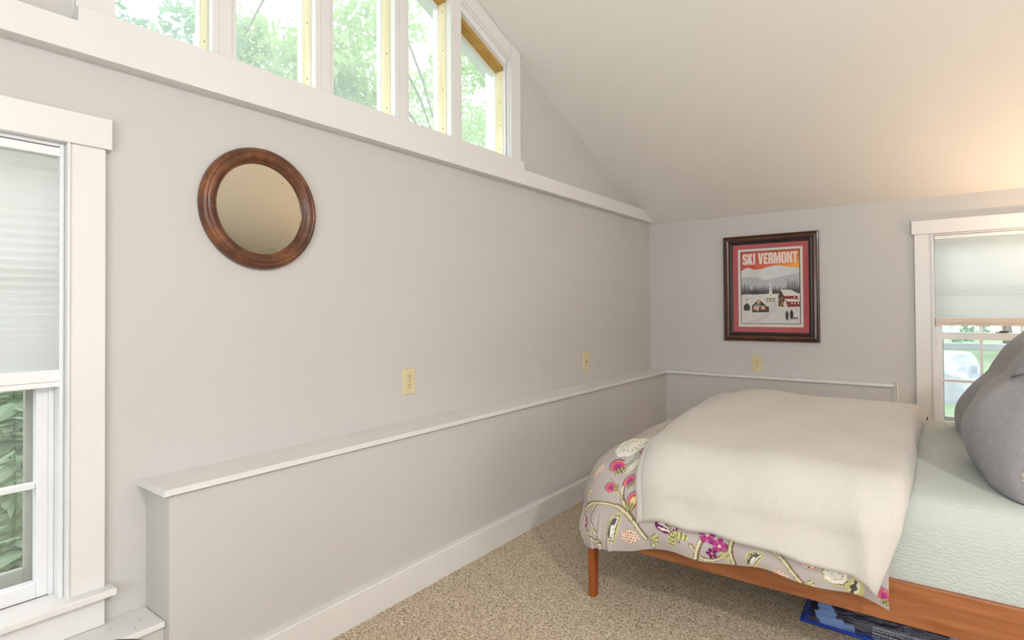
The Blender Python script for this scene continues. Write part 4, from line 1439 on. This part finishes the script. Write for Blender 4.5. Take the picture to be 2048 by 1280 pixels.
# ------------------------------------------------------------------ storage bag under the bed
def bag():
    X0, Y0, L_, D_, H_ = 1.500, -2.180, 0.78, 0.46, 0.150
    t = tag(empty('storage_bag', (X0, Y0, 0)), 'blue zippered plastic storage bag under the cherry bed', 'bag')
    body = bpy.data.materials.new('printed_plastic')
    body.use_nodes = True
    nt = body.node_tree
    b = nt.nodes['Principled BSDF']
    b.inputs['Roughness'].default_value = 0.38
    b.inputs['Coat Weight'].default_value = 0.12
    at = nt.nodes.new('ShaderNodeAttribute')
    at.attribute_name = 'print'
    nt.links.new(at.outputs['Color'], b.inputs['Base Color'])
    n = nt.nodes.new('ShaderNodeTexNoise')
    n.inputs['Scale'].default_value = 9
    n.inputs['Detail'].default_value = 3
    bp = nt.nodes.new('ShaderNodeBump')
    bp.inputs['Strength'].default_value = 0.4
    bp.inputs['Distance'].default_value = 0.03
    nt.links.new(n.outputs['Fac'], bp.inputs['Height'])
    nt.links.new(bp.outputs[0], b.inputs['Normal'])
    nu, nv = 160, 120
    u, v = np.meshgrid(np.linspace(0, 1, nu), np.linspace(0, 1, nv), indexing='ij')
    e = np.clip(1 - np.abs(2 * u - 1) ** 5, 0, 1) ** 0.6 * np.clip(1 - np.abs(2 * v - 1) ** 3.2, 0, 1) ** 0.62
    x, y = u * L_, v * D_
    z = 0.006 + H_ * e + 0.005 * np.sin(u * 17 + v * 6) * np.sin(v * 13) * e
    P = np.stack([x, y, z], -1)
    navy, blue, deep = SR(30, 20, 44), SR(112, 142, 198), SR(22, 50, 128)
    C = np.empty(P.shape, np.float32)
    C[:] = navy
    wob = 0.006 * np.sin(z * 190) + 0.004 * np.sin(z * 420 + 1)
    # printed light-blue swashes on the dark plastic, by height on the steep front face
    C[(x + wob > 0.050) & (x + wob < 0.105 + 0.10 * np.clip((0.052 - z) / 0.035, 0, 1)) & (z > 0.012)] = blue
    C[(x + wob > 0.400 + 0.10 * np.clip((0.11 - z) / 0.08, 0, 1.2))] = blue
    C[(x < 0.026) | (z < 0.014)] = deep
    C[(y > 0.20) & (x > 0.03)] = navy
    o = np_mesh('bag_body', np.concatenate([P.reshape(-1, 3), (P * [1, 1, 0] + [0, 0, 0.003]).reshape(-1, 3)]), np.concatenate([grid_faces(nu, nv)[:, ::-1] * 1, grid_faces(nu, nv) + nu * nv]), body, t, True, colors=np.concatenate([C.reshape(-1, 3)] * 2))
    cb = mat('blue_piping', srgb(28, 70, 190), 0.3, 0.5, var=srgb(20, 52, 150), coat=0.4)
    bm = bmesh.new()
    tube(bm, [(0, D_, 0.012), (-0.002, D_ * 0.5, 0.012), (0, 0.002, 0.009), (L_ * 0.5, -0.003, 0.009), (L_, 0.002, 0.009)], 0.0065, 8)
    bm_obj('piping', bm, cb, t, smooth=True)
    bm = bmesh.new()
    tube(bm, [(0.030, D_ * 0.9, 0.075), (0.024, D_ * 0.5, 0.082), (0.026, 0.05, 0.050), (0.06, 0.012, 0.030), (L_ * 0.5, 0.010, 0.026), (L_ - 0.03, 0.012, 0.026)], 0.0035, 6)
    bm_obj('zipper', bm, cb, t, smooth=True)
    # printed warning lines laid on the front slope
    white = mat('white_ink', srgb(206, 206, 216), 0.4, 0.3, var=srgb(196, 196, 208))
    def zs(xx, yy):
        uu, vv = xx / L_, yy / D_
        ee = np.clip(1 - np.abs(2 * uu - 1) ** 5, 0, 1) ** 0.6 * np.clip(1 - np.abs(2 * vv - 1) ** 3.2, 0, 1) ** 0.62
        return 0.006 + H_ * ee + 0.005 * np.sin(uu * 17 + vv * 6) * np.sin(vv * 13) * ee
    lines = ['WARNING: Keep this bag away from children.', 'Do not use near flame or heat.', 'PRECAUCION: Mantenga esta bolsa lejos de los ninos.', 'No usar cerca del fuego o calor.', 'THIS BAG IS NOT A TOY']
    for k, txt in enumerate(lines):
        cu = bpy.data.curves.new('warning_text', 'FONT')
        cu.body = txt
        cu.size = 1.0
        cu.offset = 0.01 if k in (0, 2, 4) else 0.0
        cu.resolution_u = 2
        to = bpy.data.objects.new('tmp', cu)
        COL.objects.link(to)
        dg = bpy.context.evaluated_depsgraph_get()
        me = bpy.data.meshes.new_from_object(to.evaluated_get(dg))
        bpy.data.objects.remove(to)
        co = np.zeros(len(me.vertices) * 3, np.float32)
        me.vertices.foreach_get('co', co)
        co = co.reshape(-1, 3)
        px = 0.222 + co[:, 0] * 0.0072
        zt = 0.0475 - k * 0.0088 + co[:, 1] * 0.0072          # height on the steep front face
        yy = np.linspace(0.0003, 0.06, 300)
        py = np.interp(zt, zs(np.full(300, 0.24), yy), yy)
        out = np.stack([px, py - 0.0022, zs(px, py) + 0.0012], -1).astype(np.float32)
        me.vertices.foreach_set('co', out.ravel())
        me.materials.clear()
        link('warning_text', me, white, o)
bag()

# ------------------------------------------------------------------ chair whose back pokes into the lower left corner
def chair():
    cx, cy = 0.945, -4.222
    ang = math.atan2(cy - CAM[1], cx - CAM[0])
    t = tag(empty('desk_chair', (cx, cy, 0), ang - PI / 2), 'dark charcoal chair with a rounded back at the bottom left corner', 'chair')
    m = mat('charcoal_plastic', srgb(52, 51, 56), 0.45, 0.4, var=srgb(44, 43, 48), var_scale=12)
    # local: +y away from the camera; the back stands at y = 0, the seat lies beyond it
    pr = [(-0.150, 0.40), (0.150, 0.40), (0.165, 0.52)] + [(0.165 * math.cos(a), 0.530 + 0.1645 * math.sin(a)) for a in np.linspace(0.05, PI - 0.05, 25)] + [(-0.165, 0.52)]
    o = prism_obj('backrest', [pr], XZ, -0.016, 0.0, m, t, bevel=0.005)
    bm = bmesh.new()
    bbox(bm, -0.17, 0.17, 0.0, 0.33, 0.345, 0.37)
    bm_obj('seat', bm, m, t, bevel=0.012)
    for x in (-0.14, 0.14):
        for y in (0.03, 0.29):
            bm = bmesh.new()
            tube(bm, [(x, y, 0.346), (x * 1.1, y + (0.02 if y > 0.1 else -0.02), 0.0)], [0.013, 0.010], 8)
            bm_obj('leg', bm, m, t, smooth=True)
        bm = bmesh.new()
        tube(bm, [(x * 0.8, 0.02, 0.350), (x * 0.8, -0.006, 0.43)], 0.009, 8)
        bm_obj('back_support', bm, m, t, smooth=True)
chair()

# ------------------------------------------------------------------ assumed bedside table and lamp (unseen, beyond the right edge)
def bedside():  # assumed lamp and table, unseen, giving the warm glow at right
    x0, y0 = 2.66, -0.72
    t = tag(empty('nightstand', (x0, y0, 0)), 'assumed small cherry nightstand between the bed head and the far wall', 'nightstand')
    box('top', 0, 0.40, 0, 0.46, 0.53, 0.555, M['cherry'], t, 0.004)
    box('drawer_box', 0.015, 0.385, 0.015, 0.445, 0.40, 0.5298, M['cherry'], t, 0.003)
    box('drawer_front', 0.004, 0.0148, 0.03, 0.43, 0.41, 0.52, M['cherry'], t, 0.002)
    for x in (0.015, 0.355):
        for y in (0.015, 0.415):
            box('leg', x, x + 0.03, y, y + 0.03, 0, 0.3998, M['cherry_leg'], t, 0.002)
    lx, ly = x0 + 0.22, y0 + 0.25
    l = tag(empty('assumed_table_lamp', (lx, ly, 0.555)), 'assumed bedside lamp with a cream drum shade on the nightstand', 'lamp')
    bm = bmesh.new()
    rr = lathe(bm, [(0.075, 0.0), (0.075, 0.015), (0.03, 0.03), (0.05, 0.09), (0.062, 0.15), (0.045, 0.22), (0.014, 0.27), (0.012, 0.36)], lambda x, y, h: (x, y, h), 32)
    bm.faces.new(rr[0][::-1])
    bm.faces.new(rr[-1])
    bm_obj('lamp_base', bm, mat('glazed_ceramic', srgb(150, 160, 158), 0.2, 0.5, var=srgb(130, 142, 142)), l, smooth=True)
    bm = bmesh.new()
    lathe(bm, [(0.17, 0.30), (0.125, 0.52)], lambda x, y, h: (x, y, h), 40)
    bm_obj('lamp_shade', bm, thin_mat('cream_lampshade', (0.80, 0.70, 0.55, 1), 0.5, (0.85, 0.66, 0.42, 1), var=(0.78, 0.68, 0.53, 1)), l, smooth=True)
    bm = bmesh.new()
    bmesh.ops.create_uvsphere(bm, u_segments=12, v_segments=8, radius=0.022, matrix=Matrix.Translation((0, 0, 0.385)))
    bulb = bpy.data.materials.new('frosted_bulb')
    bulb.use_nodes = True
    bb = bulb.node_tree.nodes['Principled BSDF']
    bb.inputs['Emission Color'].default_value = (1, 0.72, 0.42, 1)
    bb.inputs['Emission Strength'].default_value = 3
    bm_obj('bulb', bm, bulb, l, smooth=True)
    pl = bpy.data.lights.new('assumed_lamp_light', 'POINT')
    pl.energy = LAMP_W
    pl.color = (1.0, 0.70, 0.44)
    pl.shadow_soft_size = 0.05
    po = bpy.data.objects.new('assumed_lamp_light', pl)
    po.location = (0, 0, 0.44)
    COL.objects.link(po)
    po.parent = l
LAMP_W = 48
bedside()

def fill_uplighter():  # unseen lamp, added to bounce light off the ceiling and even out the room
    t = tag(empty('fill_uplighter_lamp', (2.5, -5.35, 0)), 'unseen uplighter added behind the photographer to brighten the ceiling', 'lamp')
    br = mat('brushed_bronze', srgb(92, 80, 66), 0.35, 0.5, 0.8, var=srgb(78, 68, 56))
    bm = bmesh.new()
    rr = lathe(bm, [(0.14, 0.0), (0.14, 0.018), (0.03, 0.035)], lambda x, y, h: (x, y, h), 32)
    bm.faces.new(rr[0][::-1])
    bm.faces.new(rr[-1])
    bm_obj('base', bm, br, t, smooth=True)
    bm = bmesh.new()
    tube(bm, [(0, 0, 0.034), (0, 0, 1.60)], 0.012, 12)
    bm_obj('pole', bm, br, t, smooth=True)
    bm = bmesh.new()
    rr = lathe(bm, [(0.02, 1.60), (0.10, 1.63), (0.17, 1.70), (0.19, 1.76), (0.185, 1.76), (0.165, 1.705), (0.10, 1.64), (0.02, 1.615)], lambda x, y, h: (x, y, h), 40)
    bm_obj('bowl', bm, br, t, smooth=True)
    l = bpy.data.lights.new('fill_uplight', 'AREA')
    l.shape = 'DISK'
    l.size = 0.28
    l.energy = UPLIGHT_W
    l.color = (1.0, 0.94, 0.87)
    o = bpy.data.objects.new('fill_uplight', l)
    o.location = (0, 0, 1.72)
    o.rotation_euler = (PI, 0, 0)
    COL.objects.link(o)
    o.parent = t
UPLIGHT_W = 52
fill_uplighter()

def assumed_pendant():  # assumed overhead lamp, unseen, added to light the ledge tops
    """assumed dome lamp hanging from the back slope of the ceiling, above and behind the photographer"""
    x, y = 3.2, -4.25
    zc = ceil_z(y)
    t = tag(empty('assumed_pendant_lamp', (x, y, zc)), 'assumed, unseen dome lamp hanging from the sloping ceiling behind the photographer', 'lamp')
    br = mat('assumed_pendant_enamel', srgb(220, 216, 208), 0.4, 0.4, var=srgb(212, 208, 200))
    bm = bmesh.new()
    tube(bm, [(0, 0, 0.0), (0, 0, -0.18)], 0.006, 8)
    bm_obj('cord', bm, br, t)
    bm = bmesh.new()
    lathe(bm, [(0.012, -0.17), (0.06, -0.18), (0.13, -0.21), (0.17, -0.25), (0.168, -0.25), (0.128, -0.213), (0.06, -0.184), (0.012, -0.175)], lambda a, b, h: (a, b, h), 40)
    bm_obj('dome_shade', bm, br, t, smooth=True)
    pl = bpy.data.lights.new('assumed_pendant_bulb', 'POINT')
    pl.energy = ASSUMED_PENDANT_W
    pl.color = (0.98, 0.97, 0.96)
    pl.shadow_soft_size = 0.07
    o = bpy.data.objects.new('assumed_pendant_bulb', pl)
    o.location = (0, 0, -0.32)
    COL.objects.link(o)
    o.parent = t
ASSUMED_PENDANT_W = 112
assumed_pendant()

# ------------------------------------------------------------------ outdoors
M['moss'] = mat('mossy_ground', srgb(122, 136, 100), 0.95, 0.05, var=srgb(66, 76, 50), var_scale=22, bump=0.8, bump_scale=30)
M['grass'] = mat('lawn', srgb(150, 168, 142), 0.95, 0.05, var=srgb(122, 146, 112), var_scale=9, bump=0.6, bump_scale=60)
M['granite'] = mat('pale_granite', srgb(208, 212, 222), 0.9, 0.1, var=srgb(150, 158, 176), var_scale=6, bump=0.6, bump_scale=14, detail=8)
M['bark'] = mat('tree_bark', srgb(150, 146, 140), 0.9, 0.1, var=srgb(110, 106, 100), var_scale=10, var_stretch=(4, 4, 1), bump=0.5)
M['twig'] = mat('pale_twig', srgb(214, 208, 198), 0.8, 0.1, var=srgb(190, 184, 172))
LEAFM = [thin_mat('leaf_green_a', (0.36, 0.52, 0.22, 1), 0.5, (0.60, 0.78, 0.30, 1), var=(0.28, 0.42, 0.17, 1), vscale=2),
         thin_mat('leaf_green_b', (0.42, 0.56, 0.26, 1), 0.55, (0.70, 0.82, 0.36, 1), var=(0.34, 0.46, 0.24, 1), vscale=2),
         thin_mat('leaf_green_c', (0.30, 0.46, 0.30, 1), 0.5, (0.50, 0.70, 0.42, 1), var=(0.24, 0.36, 0.26, 1), vscale=2)]
M['broad'] = thin_mat('undergrowth_leaf', (0.36, 0.47, 0.34, 1), 0.35, (0.48, 0.60, 0.40, 1), var=(0.24, 0.34, 0.22, 1), vscale=9)

# ground: a bank outside the left wall and a lawn outside the far wall
nx_, ny_ = 60, 90
gx, gy = np.meshgrid(np.linspace(-14, -0.161, nx_), np.linspace(-9, 3.4, ny_), indexing='ij')
gz = 0.10 + 0.40 * np.clip(-gx - 0.6, 0, 2.2) + 0.02 * np.clip(-gx - 2.8, 0, 20) + 0.05 * np.sin(gx * 3 + gy * 2) + 0.03 * np.sin(gy * 5 - gx)
o = np_mesh('ground_bank', np.stack([gx, gy, gz], -1).reshape(-1, 3), grid_faces(nx_, ny_), M['moss'], None)
struct(o, 'mossy earth bank outside the left window')
gx, gy = np.meshgrid(np.linspace(-0.16, 14, 50), np.linspace(0.161, 18, 50), indexing='ij')
gz = -0.10 + 0.03 * gy + 0.02 * np.sin(gx * 2) * np.sin(gy * 2)
o = np_mesh('ground_lawn', np.stack([gx, gy, gz], -1).reshape(-1, 3), grid_faces(50, 50), M['grass'], None)
struct(o, 'green lawn outside the window by the bed')

def leaf_cloud(centers, n, size, rng):
    """n small folded leaves scattered in ellipsoid clusters: (cx, cy, cz, rx, ry, rz)"""
    c = np.array(centers)
    w = c[:, 3] * c[:, 4] * c[:, 5]
    k = rng.choice(len(c), n, p=w / w.sum())
    d = rng.normal(size=(n, 3))
    d /= np.linalg.norm(d, axis=1, keepdims=True)
    r = rng.random(n) ** 0.45
    pos = c[k, :3] + d * r[:, None] * c[k, 3:]
    a = rng.normal(size=(n, 3))
    a /= np.linalg.norm(a, axis=1, keepdims=True)
    b = np.cross(a, rng.normal(size=(n, 3)))
    b /= np.linalg.norm(b, axis=1, keepdims=True)
    nrm = np.cross(a, b)
    s = size * (0.6 + 0.8 * rng.random(n))[:, None]
    V = np.stack([pos - a * s, pos + b * s * 0.45 + nrm * s * 0.12, pos + a * s, pos - b * s * 0.45 + nrm * s * 0.12], 1).reshape(-1, 3)
    F = np.arange(4 * n).reshape(-1, 4)
    return V, F

def tree(label, base, height, lean, clusters, n, size, lm, seed, group, branches=7):
    rng = np.random.default_rng(seed)
    t = tag(empty('tree', base), label, 'tree', group)
    bm = bmesh.new()
    top = Vector((lean[0], lean[1], height))
    pts = [Vector((0, 0, -0.2)).lerp(top, f) + Vector((0.05 * math.sin(f * 7 + seed), 0.05 * math.cos(f * 5 + seed), 0)) for f in np.linspace(0, 1, 8)]
    tube(bm, pts, [0.085 * (1 - 0.75 * f) for f in np.linspace(0, 1, 8)], 8)
    bm_obj('trunk', bm, M['bark'], t, smooth=True)
    for k in range(branches):
        f = 0.25 + 0.7 * k / branches
        p = Vector((0, 0, 0)).lerp(top, f)
        c = Vector(clusters[k % len(clusters)][:3])
        e = p.lerp(c, 0.9) + Vector(rng.normal(size=3) * 0.25)
        mid = p.lerp(e, 0.5) + Vector((0, 0, 0.2))
        bm = bmesh.new()
        tube(bm, [p, mid, e], [0.030, 0.018, 0.006], 6)
        bm_obj('branch', bm, M['bark'], t, smooth=True)
    V, F = leaf_cloud(clusters, n, size, rng)
    o = np_mesh('foliage', V, F, lm, t, smooth=False)
    o['kind'] = 'stuff'
    return t

rng = np.random.default_rng(11)
def crown(rng, n, cx, cy, cz, sx, sy, sz, r):
    return [(cx + rng.uniform(-sx, sx), cy + rng.uniform(-sy, sy), cz + rng.uniform(-sz, sz), r * rng.uniform(.7, 1.3), r * rng.uniform(.7, 1.3), r * rng.uniform(.5, .9)) for _ in range(n)]
GT = 'trees outside the gable window'
# seen upwards through the gable window
tree('blue-green leafy tree seen through the leftmost gable pane', (-5.2, -2.6, 0.9), 6.0, (-0.3, 0.2), crown(rng, 22, -0.2, 0.1, 2.6, 1.2, 1.3, 1.8, 0.55), 11000, 0.060, LEAFM[2], 1, GT)
tree('bright yellow-green tree behind the second gable pane', (-4.6, -0.4, 0.9), 6.0, (0.2, 0.2), crown(rng, 24, -0.2, 0.0, 2.4, 1.1, 1.2, 1.8, 0.55), 9500, 0.060, LEAFM[1], 2, GT)
tree('yellow-green tree with thin bare branches behind the middle gable pane', (-4.9, 1.6, 0.9), 6.2, (0.1, -0.2), crown(rng, 26, 0.0, 0.0, 2.4, 1.1, 1.3, 1.9, 0.55), 10000, 0.055, LEAFM[0], 3, GT, 12)
tree('pale green tree behind the fourth gable pane', (-5.0, 4.0, 0.9), 6.5, (-0.1, 0.2), crown(rng, 26, 0.0, 0.0, 2.6, 1.3, 1.4, 2.0, 0.6), 14000, 0.055, LEAFM[1], 4, GT)
tree('grey-green tree seen through the angled right-hand gable pane', (-4.6, 7.0, 0.9), 7.0, (0.2, 0.2), crown(rng, 28, 0.0, 0.0, 2.8, 1.4, 1.5, 2.1, 0.6), 15000, 0.055, LEAFM[2], 5, GT)
LT = 'trees beyond the lawn'
tree('leafy green tree beyond the grey rail, left of the pair', (0.6, 9.5, 0.1), 4.0, (0, 0), crown(rng, 22, 0, 0, 1.7, 1.3, .8, 1.2, 0.6), 4500, 0.07, LEAFM[0], 6, LT)
tree('leafy green tree beyond the grey rail, right of the pair', (3.0, 10.0, 0.1), 4.0, (0, 0), crown(rng, 22, 0, 0, 1.7, 1.4, .8, 1.2, 0.6), 4500, 0.07, LEAFM[2], 7, LT)

# pale rocks and a grey rail across the lawn
def rock(label, c, s, seed):
    bm = bmesh.new()
    bmesh.ops.create_icosphere(bm, subdivisions=4, radius=1.0)
    for v in bm.verts:
        k = 1 + 0.28 * noise.noise(v.co * 1.3 + Vector((seed, 0, 0))) + 0.10 * noise.noise(v.co * 4 + Vector((0, seed, 0)))
        q = v.co * k
        v.co = Vector((max(-.85, min(.85, q.x)) * s[0], max(-.8, min(.8, q.y)) * s[1], max(-.8, min(.8, q.z)) * s[2]))
    o = bm_obj('boulder', bm, M['granite'])
    o.location = c
    tag(o, label, 'rock', 'pale boulders across the lawn')
rock('pale granite boulder beyond the lawn, left of the row', (0.55, 4.5, 0.17), (0.62, 0.45, 0.55), 2.0)
rock('pale granite boulder beyond the lawn, middle of the row', (1.78, 4.4, 0.16), (0.68, 0.45, 0.55), 5.0)
rock('pale granite boulder beyond the lawn, right of the row', (3.05, 4.5, 0.17), (0.68, 0.45, 0.56), 9.0)
rail = tag(empty('guard_rail', (1.8, 3.6, 0)), 'grey horizontal rail crossing the view outside the window by the bed', 'rail')
mr = mat('galvanised_rail', srgb(160, 166, 170), 0.5, 0.4, 0.2, var=srgb(140, 146, 150))
box('rail_bar', -3.0, 3.0, -0.03, 0.03, 0.672, 0.752, mr, rail, 0.01)
for x in (-2.6, 0.9, 2.6):
    box('post', x - 0.05, x + 0.05, 0.0302, 0.12, -0.05, 0.74, mr, rail, 0.01)

# broad-leaved undergrowth right outside the left window
def leaf_mesh(name, w, l):
    V, F = [], []
    n = 7
    for k in range(n):
        f = k / (n - 1)
        ww = w * (math.sin(PI * min(1, f * 0.92 + 0.08)) ** 0.75) * (1 - 0.35 * f) * (1 + 0.12 * (k % 2))
        z = -0.22 * l * f * f
        V += [(-ww, f * l, z - 0.12 * ww), (0, f * l, z + 0.06 * ww), (ww, f * l, z - 0.12 * ww)]
    for k in range(n - 1):
        a = 3 * k
        F += [(a, a + 1, a + 4, a + 3), (a + 1, a + 2, a + 5, a + 4)]
    me = bpy.data.meshes.new(name)
    me.from_pydata(V, [], F)
    me.materials.append(M['broad'])
    return me
lm_a, lm_b = leaf_mesh('broad_leaf', 0.045, 0.15), leaf_mesh('narrow_leaf', 0.022, 0.16)
rnd = random.Random(21)
gzf = lambda x, y: 0.10 + 0.40 * min(2.2, max(0, -x - 0.6)) + 0.05 * math.sin(x * 3 + y * 2) + 0.03 * math.sin(y * 5 - x)
spots = [(-0.62, -3.975, 0.30, 'lowest small plant right against the glass'), (-0.85, -3.93, 0.42, 'low plant with long narrow leaves'), (-1.10, -3.88, 0.44, 'broad leaved plant in the middle of the lower pane'), (-1.32, -3.80, 0.46, 'leafy plant halfway up the bank'), (-1.55, -3.79, 0.46, 'spreading plant above the horizontal bar'), (-1.80, -3.70, 0.48, 'leafy plant in the upper of the two lower panes'), (-2.10, -3.66, 0.50, 'pale leafy plant near the top of the bank'), (-2.45, -3.56, 0.55, 'leafy plant at the top of the bank'), (-2.85, -3.48, 0.6, 'farthest leafy plant at the crest of the bank')]
for i, (x, y, h, lb) in enumerate(spots):
    t = tag(empty('wild_plant', (x, y, gzf(x, y) - 0.01)), lb + ' outside the left window', 'plant', 'wild plants on the bank')
    stem_pts = [(0, 0, 0), (0.02, 0.01, h * 0.5), (0.05, 0.0, h)]
    bm = bmesh.new()
    tube(bm, stem_pts, [0.006, 0.005, 0.003], 6)
    bm_obj('stem', bm, M['broad'], t)
    nl = 34
    for k in range(nl):
        f = 0.15 + 0.85 * k / (nl - 1)
        p = Vector(stem_pts[0]).lerp(Vector(stem_pts[2]), f)
        lo = bpy.data.objects.new('leaf', lm_b if i == 1 else lm_a)
        COL.objects.link(lo)
        lo.parent = t
        lo.location = p
        lo.rotation_euler = (rnd.uniform(-0.5, 0.35), rnd.uniform(-0.4, 0.4), k * 2.4 + rnd.uniform(-0.4, 0.4))
        sc = rnd.uniform(0.5, 1.05)
        lo.scale = (sc, sc, sc)
for i, (p, q, lb) in enumerate((((-0.62, -4.02, 0.16), (-0.80, -3.80, 0.52), 'pale bare twig crossing the lower left pane'), ((-0.70, -3.95, 0.14), (-0.86, -3.72, 0.42), 'thin pale twig leaning right of the other in the lower left pane'))):
    bm = bmesh.new()
    d = Vector(q) - Vector(p)
    tube(bm, [(0, 0, 0), d * 0.5 + Vector((0.01, 0.02, 0.0)), d], [0.004, 0.003, 0.0015], 6)
    tube(bm, [d * 0.5, d * 0.75 + Vector((0, 0.06, 0.02))], [0.0025, 0.001], 5)
    o = bm_obj('twig', bm, M['twig'])
    o.location = p
    tag(o, lb, 'twig', 'bare twigs')
